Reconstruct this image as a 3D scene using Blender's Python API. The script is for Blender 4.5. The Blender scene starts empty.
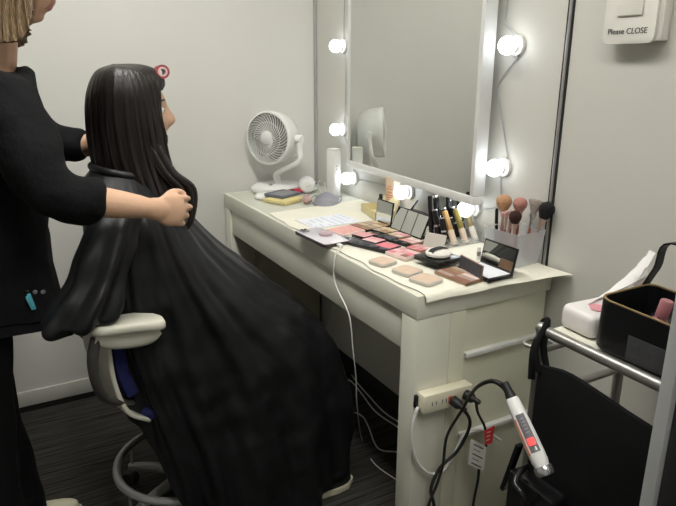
import bpy, bmesh, math, random
from mathutils import Vector as V, Matrix, Quaternion, noise
random.seed(7)
PI = math.pi
S = bpy.context.scene
COL = S.collection

# ------------------------------------------------------------------ camera
CAM = V((1.228, 2.391, 1.284)); YAW, PITCH, ROLL, FPX = math.radians(-119.02), math.radians(-16.96), math.radians(.25), 621.2
fw = V((math.cos(YAW)*math.cos(PITCH), math.sin(YAW)*math.cos(PITCH), math.sin(PITCH)))
rt0 = fw.cross(V((0, 0, 1))).normalized(); up0 = rt0.cross(fw)
rt = rt0*math.cos(ROLL)+up0*math.sin(ROLL); up = up0*math.cos(ROLL)-rt0*math.sin(ROLL)
cd = bpy.data.cameras.new('camera'); cd.sensor_fit = 'HORIZONTAL'; cd.sensor_width = 36; cd.lens = FPX*36/676
cd.clip_start = .02
cam = bpy.data.objects.new('camera', cd); COL.objects.link(cam)
cam.matrix_world = Matrix(((rt.x, up.x, -fw.x, CAM.x), (rt.y, up.y, -fw.y, CAM.y), (rt.z, up.z, -fw.z, CAM.z), (0, 0, 0, 1)))
S.camera = cam
def at(u, v, ax, val):
    """point of the plane axis=val (0 x, 1 y, 2 z) where the sight line of photo position (u, v) meets it"""
    d = fw + rt*((u-338)/FPX) - up*((v-253)/FPX)
    return CAM + d*((val-CAM[ax])/d[ax])
DZ = .78                                        # desk top height
def D(u, v, z=DZ): return at(u, v, 2, z)

# ------------------------------------------------------------------ materials
def mat(name, col, rough=.5, metal=0, spec=.5, trans=0, alpha=1, emit=None, es=0, noise_amt=0, nscale=20, bump=0, bscale=60, coat=0, sheen=0, ior=1.45, stretch=None):
    m = bpy.data.materials.new(name); m.use_nodes = True
    nt = m.node_tree; b = nt.nodes['Principled BSDF']
    I = b.inputs
    I['Base Color'].default_value = (*col, 1); I['Roughness'].default_value = rough; I['Metallic'].default_value = metal
    I['Specular IOR Level'].default_value = spec; I['Transmission Weight'].default_value = trans; I['Alpha'].default_value = alpha
    I['Coat Weight'].default_value = coat; I['Sheen Weight'].default_value = sheen; I['IOR'].default_value = ior
    if emit: I['Emission Color'].default_value = (*emit, 1); I['Emission Strength'].default_value = es
    tc = nt.nodes.new('ShaderNodeTexCoord'); mp = nt.nodes.new('ShaderNodeMapping'); nt.links.new(tc.outputs['Object'], mp.inputs['Vector'])
    if stretch: mp.inputs['Scale'].default_value = stretch
    if noise_amt:
        n = nt.nodes.new('ShaderNodeTexNoise'); n.inputs['Scale'].default_value = nscale; n.inputs['Detail'].default_value = 5
        nt.links.new(mp.outputs['Vector'], n.inputs['Vector'])
        r = nt.nodes.new('ShaderNodeValToRGB')
        r.color_ramp.elements[0].position = .3; r.color_ramp.elements[1].position = .7
        r.color_ramp.elements[0].color = (*[c*(1-noise_amt) for c in col], 1)
        r.color_ramp.elements[1].color = (*[min(1, c*(1+noise_amt)) for c in col], 1)
        nt.links.new(n.outputs['Fac'], r.inputs['Fac']); nt.links.new(r.outputs['Color'], I['Base Color'])
    if bump:
        n2 = nt.nodes.new('ShaderNodeTexNoise'); n2.inputs['Scale'].default_value = bscale; n2.inputs['Detail'].default_value = 4
        nt.links.new(mp.outputs['Vector'], n2.inputs['Vector'])
        bp = nt.nodes.new('ShaderNodeBump'); bp.inputs['Strength'].default_value = bump; bp.inputs['Distance'].default_value = .01
        nt.links.new(n2.outputs['Fac'], bp.inputs['Height']); nt.links.new(bp.outputs['Normal'], I['Normal'])
    return m
M = {}
def mk(k, *a, **kw): M[k] = mat(k, *a, **kw)
mk('wall_paint', (.70, .69, .65), .6, noise_amt=.02, nscale=3, bump=.05, bscale=200)
mk('panel_paint', (.60, .59, .54), .45, noise_amt=.02, nscale=3)
mk('room_paint', (.40, .395, .37), .7, noise_amt=.02)
mk('ceiling_paint', (.72, .72, .70), .8, noise_amt=.03, nscale=30)
mk('skirting', (.60, .59, .55), .5, noise_amt=.03)
mk('dark_gap', (.012, .012, .012), .6, noise_amt=.1)
mk('desk_white', (.70, .69, .59), .38, noise_amt=.015, nscale=8)
mk('desk_side', (.68, .67, .53), .42, noise_amt=.015, nscale=8)
mk('cloth', (.79, .765, .655), .85, noise_amt=.03, nscale=12, bump=.15, bscale=150)
mk('glass_sheet', (.80, .86, .82), .10, alpha=.10, noise_amt=.01)
mk('alu', (.50, .50, .50), .35, metal=.8, noise_amt=.05)
mk('steel', (.40, .39, .37), .38, metal=.85, noise_amt=.08, nscale=40)
mk('post_grey', (.47, .48, .48), .5, noise_amt=.03)
mk('mirror_glass', (.72, .73, .70), .02, metal=1, noise_amt=.003)
mk('frame_white', (.74, .74, .72), .4, noise_amt=.02)
mk('white_plastic', (.78, .78, .76), .35, noise_amt=.01)
mk('white_soft', (.80, .79, .76), .7, noise_amt=.03, bump=.1)
mk('grey_plastic', (.25, .25, .26), .45, noise_amt=.05)
mk('black_plastic', (.012, .012, .013), .25, noise_amt=.2)
mk('black_rubber', (.012, .012, .012), .5, noise_amt=.1)
mk('black_leather', (.007, .007, .008), .45, spec=.3, noise_amt=.2, bump=.12, bscale=260)
mk('black_canvas', (.005, .005, .0055), .85, spec=.2, noise_amt=.25, bump=.15, bscale=500)
mk('cape_nylon', (.0075, .0078, .0092), .46, noise_amt=.03, nscale=14, bump=.12, bscale=34)
mk('black_cloth', (.005, .005, .006), .9, spec=.25, noise_amt=.2, bump=.35, bscale=60)
mk('skin', (.64, .40, .27), .5, noise_amt=.05, nscale=25, bump=.05, bscale=300)
mk('lip', (.46, .20, .16), .4, noise_amt=.05)
mk('eye_white', (.8, .8, .78), .2, noise_amt=.02)
mk('iris', (.03, .015, .01), .15, noise_amt=.1)
mk('hair_dark', (.012, .0085, .0075), .36, noise_amt=.4, nscale=60, bump=.22, bscale=40, stretch=(6, 6, .4))
mk('hair_blond', (.20, .135, .075), .4, noise_amt=.55, nscale=60, bump=.6, bscale=40, stretch=(6, 6, .4))
mk('roller_pink', (.42, .08, .10), .7, noise_amt=.15, bump=.5, bscale=400)
mk('roller_core', (.75, .55, .55), .5, noise_amt=.05)
mk('cream_plastic', (.72, .70, .60), .38, noise_amt=.03)
mk('navy', (.012, .016, .095), .9, noise_amt=.2, nscale=150, bump=.3, bscale=400)
mk('chair_grey', (.065, .064, .06), .4, noise_amt=.05)
mk('base_grey', (.36, .36, .35), .35, metal=.4, noise_amt=.05)
mk('shoe_white', (.70, .66, .50), .7, noise_amt=.08)
mk('shoe_dark', (.02, .02, .02), .7, noise_amt=.1)
mk('kraft', (.66, .58, .33), .8, noise_amt=.04)
mk('kraft_in', (.74, .68, .44), .8, noise_amt=.04)
mk('box_beige', (.68, .52, .38), .6, noise_amt=.04)
mk('print_orange', (.62, .26, .14), .6, noise_amt=.05)
mk('grey_fabric', (.28, .275, .31), .9, noise_amt=.08, bump=.3, bscale=250)
mk('red', (.55, .03, .06), .35, noise_amt=.05)
mk('slate', (.14, .15, .19), .5, noise_amt=.06)
mk('yellow', (.70, .60, .28), .6, noise_amt=.05)
mk('pouch_pink', (.55, .36, .33), .7, noise_amt=.08)
mk('paper', (.78, .79, .84), .7, noise_amt=.02)
mk('print_blue', (.45, .52, .74), .7, noise_amt=.05)
mk('phone_side', (.09, .07, .07), .25, metal=.5, noise_amt=.05)
mk('phone_face', (.70, .67, .72), .2, noise_amt=.03)
mk('lilac', (.50, .36, .40), .35, noise_amt=.05)
mk('cable_white', (.72, .72, .70), .45, noise_amt=.02)
mk('string_grey', (.42, .43, .45), .4, noise_amt=.05)
mk('clear', (.93, .95, .96), .06, trans=.85, alpha=.45, ior=1.25, noise_amt=.005)
mk('frosted', (.80, .82, .86), .28, trans=.3, alpha=.36, ior=1.2, noise_amt=.02)
mk('pearl', (.62, .58, .52), .4, alpha=.85, noise_amt=.03)
mk('gold', (.62, .38, .16), .3, metal=.6, noise_amt=.06)
mk('olive_gold', (.42, .35, .10), .3, metal=.5, noise_amt=.06)
mk('khaki_gold', (.50, .40, .22), .3, metal=.5, noise_amt=.06)
mk('gloss_beige', (.70, .56, .44), .15, noise_amt=.03)
mk('gloss_clear', (.72, .68, .60), .15, noise_amt=.03)
mk('silver', (.72, .72, .74), .2, metal=.9, noise_amt=.04)
mk('dark_red', (.10, .02, .02), .3, noise_amt=.1)
mk('ferrule', (.62, .45, .40), .3, metal=.7, noise_amt=.05)
mk('brush_tan', (.52, .29, .16), .9, noise_amt=.15, nscale=120, bump=.5, bscale=300)
mk('brush_rose', (.47, .22, .18), .9, noise_amt=.15, nscale=120, bump=.5, bscale=300)
mk('brush_pink', (.62, .38, .34), .9, noise_amt=.15, nscale=120, bump=.5, bscale=300)
mk('brush_brown', (.045, .016, .012), .9, noise_amt=.2, nscale=120, bump=.5, bscale=300)
mk('brush_black', (.010, .010, .010), .9, noise_amt=.2, nscale=120, bump=.5, bscale=300)
mk('brush_grey', (.36, .30, .27), .9, noise_amt=.15, nscale=120, bump=.5, bscale=300)
mk('wood_handle', (.30, .12, .07), .4, noise_amt=.12)
mk('puff_white', (.80, .77, .71), .95, noise_amt=.04, bump=.4, bscale=300)
mk('ribbon_black', (.015, .015, .016), .6, noise_amt=.1)
mk('salmon', (.72, .36, .32), .5, noise_amt=.1, nscale=90)
mk('blush', (.72, .36, .38), .6, noise_amt=.06, nscale=90)
mk('hot_pink', (.74, .22, .26), .6, noise_amt=.06, nscale=90)
mk('pale_pink', (.78, .50, .50), .6, noise_amt=.06, nscale=90)
mk('pearl_pink', (.80, .62, .58), .4, noise_amt=.06, nscale=90)
mk('bronze_pan', (.34, .21, .11), .5, noise_amt=.12, nscale=90)
mk('gold_pan', (.58, .46, .28), .45, noise_amt=.12, nscale=90)
mk('brown_pan', (.30, .13, .09), .55, noise_amt=.1, nscale=90)
mk('taupe_pan', (.46, .34, .28), .55, noise_amt=.1, nscale=90)
mk('smoke_pan', (.06, .06, .07), .5, noise_amt=.2, nscale=90)
mk('skin_powder', (.66, .50, .38), .7, noise_amt=.05, nscale=90)
mk('bronze_case', (.36, .22, .15), .3, metal=.6, noise_amt=.06)
mk('tissue_wrap', (.80, .76, .75), .3, noise_amt=.03)
mk('tissue_pink', (.76, .34, .38), .35, noise_amt=.1)
mk('tissue', (.86, .83, .82), .9, noise_amt=.02)
mk('zip_gold', (.42, .30, .15), .4, metal=.6, noise_amt=.1)
mk('bag_grey', (.05, .05, .055), .5, noise_amt=.15, bump=.2)
mk('pink_bottle', (.42, .16, .18), .3, noise_amt=.08)
mk('iron_grey', (.16, .15, .17), .3, noise_amt=.05)
mk('iron_orange', (.80, .25, .12), .35, noise_amt=.05)
mk('led_red', (.5, .02, .03), .3, emit=(1, .06, .05), es=1.6, noise_amt=.02)
mk('strip_ivory', (.76, .72, .56), .4, noise_amt=.02)
mk('switch_red', (.45, .08, .04), .35, noise_amt=.05)
mk('tag_red', (.72, .03, .03), .5, noise_amt=.05)
mk('tag_white', (.74, .73, .70), .5, noise_amt=.02)
mk('ink', (.05, .05, .05), .6, noise_amt=.1)
mk('ink_grey', (.30, .30, .29), .6, noise_amt=.1)
mk('clip_blue', (.12, .52, .62), .4, noise_amt=.05)
mk('bulb', (1, 1, 1), .3, emit=(.88, .94, 1.0), es=5.2, noise_amt=.001)
mk('lamp_panel', (1, 1, 1), .4, emit=(1, .985, .925), es=17, noise_amt=.001)
mk('switch_box', (.74, .72, .66), .45, noise_amt=.015)
mk('switch_plate', (.78, .76, .69), .4, noise_amt=.015)

# floor: dark ribbed carpet
m = bpy.data.materials.new('carpet'); m.use_nodes = True; nt = m.node_tree; b = nt.nodes['Principled BSDF']
tc = nt.nodes.new('ShaderNodeTexCoord'); mp = nt.nodes.new('ShaderNodeMapping'); mp.inputs['Scale'].default_value = (2.2, 60, 1)
n = nt.nodes.new('ShaderNodeTexNoise'); n.inputs['Scale'].default_value = 1.6; n.inputs['Detail'].default_value = 6; n.inputs['Roughness'].default_value = .65
r = nt.nodes.new('ShaderNodeValToRGB'); e = r.color_ramp.elements
e[0].position = .34; e[0].color = (.011, .0108, .010, 1); e[1].position = .68; e[1].color = (.075, .070, .060, 1)
bp_ = nt.nodes.new('ShaderNodeBump'); bp_.inputs['Strength'].default_value = .5; bp_.inputs['Distance'].default_value = .006
nt.links.new(tc.outputs['Object'], mp.inputs['Vector']); nt.links.new(mp.outputs['Vector'], n.inputs['Vector'])
nt.links.new(n.outputs['Fac'], r.inputs['Fac']); nt.links.new(r.outputs['Color'], b.inputs['Base Color'])
nt.links.new(n.outputs['Fac'], bp_.inputs['Height']); nt.links.new(bp_.outputs['Normal'], b.inputs['Normal'])
b.inputs['Roughness'].default_value = .95; b.inputs['Specular IOR Level'].default_value = .15
M['carpet'] = m

# ------------------------------------------------------------------ helpers
def thing(name, label, cat, loc=(0, 0, 0), rotz=0, group=None):
    o = bpy.data.objects.new(name, None); COL.objects.link(o); o.empty_display_size = .05
    o.location = loc; o.rotation_euler = (0, 0, rotz); o['label'] = label; o['category'] = cat
    if group: o['group'] = group
    return o
def tag(o, label, cat, group=None):
    o['label'] = label; o['category'] = cat
    if group: o['group'] = group
    return o
def obj(name, me, material, parent=None, smooth=40, world=False, mods=None):
    """link a bmesh or mesh as one object. world=True: coordinates are world ones, made relative to the parent (or to its own base)."""
    if isinstance(me, bmesh.types.BMesh):
        bm = me; me = bpy.data.meshes.new(name); bmesh.ops.recalc_face_normals(bm, faces=bm.faces); bm.to_mesh(me); bm.free()
    me.name = name
    if not isinstance(material, (list, tuple)): material = [material]
    for k in material: me.materials.append(M[k] if isinstance(k, str) else k)
    o = bpy.data.objects.new(name, me); COL.objects.link(o)
    if smooth:
        for p in me.polygons: p.use_smooth = True
        if smooth < 180: me.set_sharp_from_angle(angle=math.radians(smooth))
    if parent:
        o.parent = parent
        if world:
            q = parent; mw = Matrix.Identity(4)
            while q:
                mw = Matrix.LocRotScale(q.location, q.rotation_euler, q.scale) @ mw if q.parent is None else (q.matrix_parent_inverse @ Matrix.LocRotScale(q.location, q.rotation_euler, q.scale)) @ mw
                q = q.parent
            o.matrix_parent_inverse = mw.inverted()
    elif world:
        vs = [v.co for v in me.vertices]
        c = V(((min(v.x for v in vs)+max(v.x for v in vs))/2, (min(v.y for v in vs)+max(v.y for v in vs))/2, min(v.z for v in vs)))
        me.transform(Matrix.Translation(-c)); o.location = c
    return o
def struct(name, bm, material, parent=None, smooth=30):
    o = obj(name, bm, material, parent, smooth)
    if not parent: o['kind'] = 'structure'
    return o
def copy_tree(o, parent=None):
    c = o.copy(); COL.objects.link(c)
    if parent: c.parent = parent
    for ch in [x for x in S.objects if x.parent == o]: copy_tree(ch, c)
    return c
def B(): return bmesh.new()
def merge(bm, tmp, mx=None):
    if mx is not None: bmesh.ops.transform(tmp, matrix=mx, verts=tmp.verts)
    me = bpy.data.meshes.new('t'); tmp.to_mesh(me); tmp.free(); bm.from_mesh(me); bpy.data.meshes.remove(me)
    return bm
def box(bm, lo, hi, bev=0, seg=2, mx=None):
    t = B(); bmesh.ops.create_cube(t, size=1)
    lo, hi = V(lo), V(hi); c = (lo+hi)/2; d = hi-lo
    for v in t.verts: v.co = V((v.co.x*d.x, v.co.y*d.y, v.co.z*d.z))+c
    if bev: bmesh.ops.bevel(t, geom=t.edges[:], offset=bev, segments=seg, profile=.5, affect='EDGES')
    return merge(bm, t, mx)
def sph(bm, c, r, u=20, v=12, mx=None):
    t = B(); bmesh.ops.create_uvsphere(t, u_segments=u, v_segments=v, radius=1)
    r = (r, r, r) if not hasattr(r, '__len__') else r
    for w in t.verts: w.co = V((w.co.x*r[0], w.co.y*r[1], w.co.z*r[2]))
    m2 = Matrix.Translation(V(c)) @ (mx or Matrix.Identity(4))
    return merge(bm, t, m2)
def lathe(bm, prof, n=24, mx=None, cap=True):
    """revolve (radius, z) points about z"""
    t = B(); rings = []
    for (r, z) in prof: rings.append([t.verts.new((r*math.cos(2*PI*i/n), r*math.sin(2*PI*i/n), z)) for i in range(n)])
    for a, b_ in zip(rings, rings[1:]):
        for i in range(n): t.faces.new((a[i], a[(i+1) % n], b_[(i+1) % n], b_[i]))
    if cap: t.faces.new(rings[0][::-1]); t.faces.new(rings[-1])
    bmesh.ops.remove_doubles(t, verts=t.verts, dist=1e-6)
    return merge(bm, t, mx)
def crom(pts, per=8, closed=False):
    pts = [V(p) for p in pts]; out = []; n = len(pts)
    for i in range(n if closed else n-1):
        if closed: a, b_, c, d = pts[i-1], pts[i], pts[(i+1) % n], pts[(i+2) % n]
        else: b_, c = pts[i], pts[i+1]; a = pts[i-1] if i else b_*2-c; d = pts[i+2] if i+2 < n else c*2-b_
        for k in range(per):
            t = k/per
            out.append(.5*((2*b_)+(c-a)*t+(2*a-5*b_+4*c-d)*t*t+(3*b_-a-3*c+d)*t**3))
    if not closed: out.append(pts[-1].copy())
    return out
def tube(bm, pts, r, n=10, per=8, smooth=True, closed=False, cap=True, flat=1.0):
    """round tube along a smooth path; r is a number or one radius per control point"""
    if hasattr(r, '__len__'):
        P3 = [V((*p, )) for p in pts]
        path = crom(P3, per, closed) if smooth else P3
        rr = [v.x for v in crom([V((q, 0, 0)) for q in r], per, closed)] if smooth else list(r)
    else:
        path = crom(pts, per, closed) if smooth else [V(p) for p in pts]; rr = [r]*len(path)
    N = len(path); rings = []; prev = None
    for i, p in enumerate(path):
        if closed: tg = path[(i+1) % N]-path[i-1]
        else: tg = path[min(i+1, N-1)]-path[max(i-1, 0)]
        tg.normalize()
        if prev is None: nx = tg.orthogonal().normalized() if abs(tg.z) > .9 else tg.cross(V((0, 0, 1))).normalized()
        else: nx = (prev-tg*prev.dot(tg)).normalized()
        prev = nx; ny = tg.cross(nx)
        rings.append([bm.verts.new(p+(nx*math.cos(2*PI*k/n)+ny*math.sin(2*PI*k/n)*flat)*max(rr[i], 1e-4)) for k in range(n)])
    for i in range(N if closed else N-1):
        a, c = rings[i], rings[(i+1) % N]
        for k in range(n): bm.faces.new((a[k], a[(k+1) % n], c[(k+1) % n], c[k]))
    if cap and not closed: bm.faces.new(rings[0][::-1]); bm.faces.new(rings[-1])
    return bm
def axis_mx(p, d, roll=0):
    """z axis along d, origin at p"""
    return Matrix.Translation(V(p)) @ V(d).to_track_quat('Z', 'Y').to_matrix().to_4x4() @ Matrix.Rotation(roll, 4, 'Z')
def frame_mx(p, x, y):
    x = V(x).normalized(); y = V(y); y = (y-x*y.dot(x)).normalized(); z = x.cross(y)
    return Matrix(((x.x, y.x, z.x, p[0]), (x.y, y.y, z.y, p[1]), (x.z, y.z, z.z, p[2]), (0, 0, 0, 1)))
def prism(bm, poly, z0, z1, mx=None, bev=0):
    t = B(); a = [t.verts.new((x, y, z0)) for x, y in poly]; b_ = [t.verts.new((x, y, z1)) for x, y in poly]; n = len(poly)
    t.faces.new(a[::-1]); t.faces.new(b_)
    for i in range(n): t.faces.new((a[i], a[(i+1) % n], b_[(i+1) % n], b_[i]))
    if bev: bmesh.ops.bevel(t, geom=t.edges[:], offset=bev, segments=2, profile=.5, affect='EDGES')
    return merge(bm, t, mx)
def rrect(w, d, r, n=5):
    out = []
    for cx, cy, a0 in ((w/2-r, d/2-r, 0), (-w/2+r, d/2-r, PI/2), (-w/2+r, -d/2+r, PI), (w/2-r, -d/2+r, 1.5*PI)):
        for k in range(n+1): a = a0+PI/2*k/n; out.append((cx+r*math.cos(a), cy+r*math.sin(a)))
    return out
def evaluated(me, mods):
    """mesh of me after the given modifiers [(type, {settings})]"""
    o = bpy.data.objects.new('tmp', me); COL.objects.link(o)
    for ty, st in mods:
        md = o.modifiers.new(ty, ty)
        for k, v in st.items(): setattr(md, k, v)
    dg = bpy.context.evaluated_depsgraph_get(); dg.update()
    res = bpy.data.meshes.new_from_object(o.evaluated_get(dg)); bpy.data.objects.remove(o)
    return res
def skin(chains, root=0, sub=2):
    """chains: list of [(point, radius), ...]; equal points are shared joints"""
    vs, rad, ed = [], [], []
    def idx(p, r):
        for i, q in enumerate(vs):
            if (q-V(p)).length < 1e-4: return i
        vs.append(V(p)); rad.append(r); return len(vs)-1
    for ch in chains:
        ids = [idx(p, r) for p, r in ch]
        ed += list(zip(ids, ids[1:]))
    me = bpy.data.meshes.new('skel'); me.from_pydata(vs, ed, [])
    o = bpy.data.objects.new('tmp', me); COL.objects.link(o)
    md = o.modifiers.new('s', 'SKIN'); md.use_smooth_shade = True
    for i, sv in enumerate(me.skin_vertices[0].data):
        rr = rad[i]; sv.radius = rr if hasattr(rr, '__len__') else (rr, rr); sv.use_root = (i == root)
    sb = o.modifiers.new('b', 'SUBSURF'); sb.levels = sub
    dg = bpy.context.evaluated_depsgraph_get(); dg.update()
    res = bpy.data.meshes.new_from_object(o.evaluated_get(dg)); bpy.data.objects.remove(o)
    return res
def text_mesh(body, size, depth=.0004):
    cu = bpy.data.curves.new('txt', 'FONT'); cu.body = body; cu.size = size; cu.extrude = depth; cu.align_x = 'CENTER'; cu.align_y = 'CENTER'
    o = bpy.data.objects.new('tmp', cu); COL.objects.link(o)
    dg = bpy.context.evaluated_depsgraph_get(); dg.update()
    me = bpy.data.meshes.new_from_object(o.evaluated_get(dg)); bpy.data.objects.remove(o); me.materials.clear()
    return me
def loft(cols, per_t=6, per_s=6, closed=True, disp=None):
    """cols: list of equal-length polylines (top to bottom) around a body -> smooth sheet"""
    rows = [crom(c, per_s) for c in cols]; n = len(rows[0])
    ringpts = [crom([rw[j] for rw in rows], per_t, closed) for j in range(n)]
    bm = B(); vv = []
    for j, rp in enumerate(ringpts): vv.append([bm.verts.new(p) for p in rp])
    m_ = len(vv[0])
    for j in range(n-1):
        for i in range(m_ if closed else m_-1): bm.faces.new((vv[j][i], vv[j][(i+1) % m_], vv[j+1][(i+1) % m_], vv[j+1][i]))
    bm.normal_update()
    if disp:
        mv = [(v, v.normal.copy()*disp(i/m_, j/(n-1), v.co)) for j, row in enumerate(vv) for i, v in enumerate(row)]
        for v, d in mv: v.co += d
    return bm
def to_mesh(bm):
    me = bpy.data.meshes.new('m'); bmesh.ops.recalc_face_normals(bm, faces=bm.faces); bm.to_mesh(me); bm.free(); return me

# ------------------------------------------------------------------ room
WA = -.03                                       # plane of the left wall
RX, RY, RZ = 2.7, 3.3, 2.45
struct('floor', box(B(), (-.06, WA-.06, -.05), (RX+.06, RY+.06, 0)), 'carpet')
struct('ceiling', box(B(), (-.06, WA-.06, RZ), (RX+.06, RY+.06, RZ+.05)), 'ceiling_paint')
struct('wall_left', box(B(), (-.06, WA-.06, 0), (RX+.06, WA, RZ)), 'wall_paint')
struct('wall_back', box(B(), (-.06, WA, 0), (0, RY+.06, RZ)), 'panel_paint')
struct('wall_right', box(B(), (0, RY, 0), (RX+.06, RY+.06, RZ)), 'room_paint')
struct('wall_front', box(B(), (RX, WA, 0), (RX+.06, RY, RZ)), 'room_paint')
# skirting: painted band over a thin dark gap
bb = struct('baseboard_left', box(B(), (.002, WA, .024), (RX, WA+.008, .085), .002), 'skirting')
struct('baseboard_gap', box(B(), (.002, WA, 0), (RX, WA+.005, .022)), 'dark_gap', bb)
bb = struct('baseboard_back', box(B(), (0, WA+.01, 0), (.010, RY, .072), .002), 'dark_gap')
# corner trim and partition post on the back wall
t1 = struct('trim_1', box(B(), (0, WA+.0005, 0), (.006, WA+.022, RZ-.001), .001), 'alu')
bm = B(); box(bm, (0, 1.2925, 0), (.005, 1.3015, RZ-.001), .0015)
t2 = struct('trim_2', bm, 'alu')
bm = B()
for y0 in (1.2875, 1.3017): box(bm, (0, y0, 0), (.003, y0+.0048, RZ-.001))
struct('trim_gap', bm, 'dark_gap', t2)
# narrow post standing close on the right
t3 = struct('trim_3', box(B(), (-.014, -.0145, 0), (.014, .0145, RZ-.001), .002), 'post_grey')
gk = struct('trim_gasket', box(B(), (-.10, .0147, 0), (.008, .06, RZ-.001), .002), 'dark_gap', t3)
t3.location = (.512, 1.985, 0); t3.rotation_euler = (0, 0, math.radians(-28))

# ------------------------------------------------------------------ desk
L, Dp, TT = 1.33, .432, .058
d = thing('dressing_desk', 'long cream white dressing desk against the partition wall', 'desk', (.216, .665, 0))
bm = box(B(), (.004, 0, DZ-TT), (Dp, L, DZ), .002); obj('desk_top', bm, 'desk_white', d, world=True)
bm = box(B(), (Dp-.026, .062, DZ-TT-.099), (Dp-.008, L-.061, DZ-TT-.0005), .001); obj('drawer_front', bm, 'desk_white', d, world=True)
bm = box(B(), (Dp-.40, .062, DZ-TT-.095), (Dp-.027, L-.061, DZ-TT-.085)); obj('drawer_bottom', bm, 'desk_white', d, world=True)
for y0 in (.001, L-.062):
    bm = B(); box(bm, (Dp-.10, y0, 0), (Dp-.001, y0+.061, DZ-TT-.001), .0015)
    obj('leg', bm, 'desk_white', d, world=True)
bm = box(B(), (.012, L-.030, 0), (Dp-.101, L-.008, DZ-TT-.001), .001); obj('side_panel', bm, 'desk_side', d, world=True)
bm = box(B(), (.285, L-.0079, 0), (Dp-.101, L-.001, DZ-TT-.001), .001); obj('side_stile', bm, 'desk_side', d, world=True)
bm = box(B(), (.012, .006, 0), (Dp-.101, .03, DZ-TT-.001), .001); obj('side_panel', bm, 'desk_side', d, world=True)
for z0 in (.600, .372):
    bm = box(B(), (.015, L-.0078, z0-.006), (.281, L+.008, z0+.006), .002)
    obj('rail', bm, 'frame_white', d, world=True)
# clear sheet and cloth lying on the desk
bm = box(B(), (.012, .02, DZ+.0003), (Dp-.012, .70, DZ+.0023), .0008)
tag(obj('glass_sheet', bm, 'glass_sheet', world=True), 'clear sheet covering the far left half of the desk top', 'desk mat')
CZ = DZ+.0042
def cloth_edge(y): return Dp-.012+.004*math.sin(y*23)+.003*math.sin(y*51+1)
bm = B(); NX, NY = 26, 56; g = []
for j in range(NY+1):
    y = .43+(L-.43)*j/NY; row = []
    for i in range(NX+1):
        x = .014+(cloth_edge(y)-.014)*i/NX
        yy = y-(.05*(1-i/NX) if j == 0 else 0)
        z = CZ+.0006*(1+noise.noise(V((x*14, y*14, 0))))
        if i == NX: z -= .001
        row.append(bm.verts.new((x, yy, z)))
    g.append(row)
# overhang at the near end, sagging over the edge; its back corner sticks out
for k, (dy, dz) in enumerate(((.004, -.0005), (.010, -.006), (.013, -.016))):
    row = []
    for i in range(NX+1):
        f = i/NX; x = .014+(cloth_edge(L)-.014)*f
        out = (1-f)**2.2
        sag = max(0, min(1, (f-.05)*1.4))
        row.append(bm.verts.new((x-.010*out*(k+1)/3, L+dy+out*.016*(k+1), CZ+.0006+dz*(.15+.85*sag)+.001*math.sin(f*17))))
    g.append(row)
for a, c in zip(g, g[1:]):
    for i in range(NX): bm.faces.new((a[i], a[i+1], c[i+1], c[i]))
me = evaluated(to_mesh(bm), [('SOLIDIFY', {'thickness': .0012, 'offset': -1})])
tag(obj('tablecloth', me, 'cloth', world=True), 'cream cloth spread over the near half of the white desk', 'tablecloth')
ZC = CZ+.0022                                     # top of the cloth

# ------------------------------------------------------------------ mirror with bulbs
mc = V((.046, .692, 0)); my = math.radians(-2.6)
mt = thing('wall_mirror', 'tall white framed mirror on the partition above the desk', 'mirror', (mc.x, mc.y, .928), my)
w2, h2 = .372, 1.2                                # half width, height ; local x = out of the wall
fw_ = .016; dpt = .038
bm = B(); box(bm, (-dpt, -w2-.012, -.008), (-.001, w2+.012, h2+.012), .001); obj('back_board', bm, 'frame_white', mt)
bm = B()
box(bm, (-dpt+.004, -w2-fw_, .0002), (.006, -w2, h2+fw_), .002); box(bm, (-dpt+.004, w2, .0002), (.006, w2+fw_, h2+fw_), .002)
box(bm, (-dpt+.004, -w2-fw_, -.025), (.006, w2+fw_, 0), .002); box(bm, (-dpt+.004, -w2-.001, h2), (.006, w2+.001, h2+fw_), .002)
obj('frame', bm, 'frame_white', mt)
obj('mirror_pane', box(B(), (-.0009, -w2, 0), (.0015, w2, h2)), 'mirror_glass', mt, smooth=0)

bulb0 = thing('light_bulb', '', 'light bulb', (0, 0, 0), 0, 'make-up bulbs around the mirror')
bm = lathe(B(), [(.0001, 0), (.026, 0), (.0265, .003), (.0255, .010), (.018, .013), (.0155, .020), (.0001, .020)], 24, Matrix.Rotation(PI/2, 4, 'Y')); obj('bulb_base', bm, 'tag_white', bulb0)
bm = sph(B(), (.039, 0, 0), .0235, 24, 16); obj('globe', bm, 'bulb', bulb0)
spots = [((336, 46), 'upper glowing bulb in the strip left of the mirror'),
         ((336, 129.5), 'middle glowing bulb left of the mirror, beside the fan'),
         ((347, 178.5), 'glowing bulb low under the left corner of the mirror, by the white stick'),
         ((508, 45.5), 'upper glowing bulb right of the mirror'),
         ((495, 168), 'lower glowing bulb right of the mirror, above the brush pot'),
         ((466, 209), 'glowing bulb under the mirror behind the gloss tubes'),
         ((401.5, 192.5), 'glowing bulb under the mirror, partly behind the beige carton')]
bpos = []
for i, (uv, lab) in enumerate(spots):
    o = bulb0 if i == 0 else copy_tree(bulb0)
    p = at(*uv, 0, .037); p.x = .0005; o.location = p; o['label'] = lab; bpos.append(p)
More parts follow.
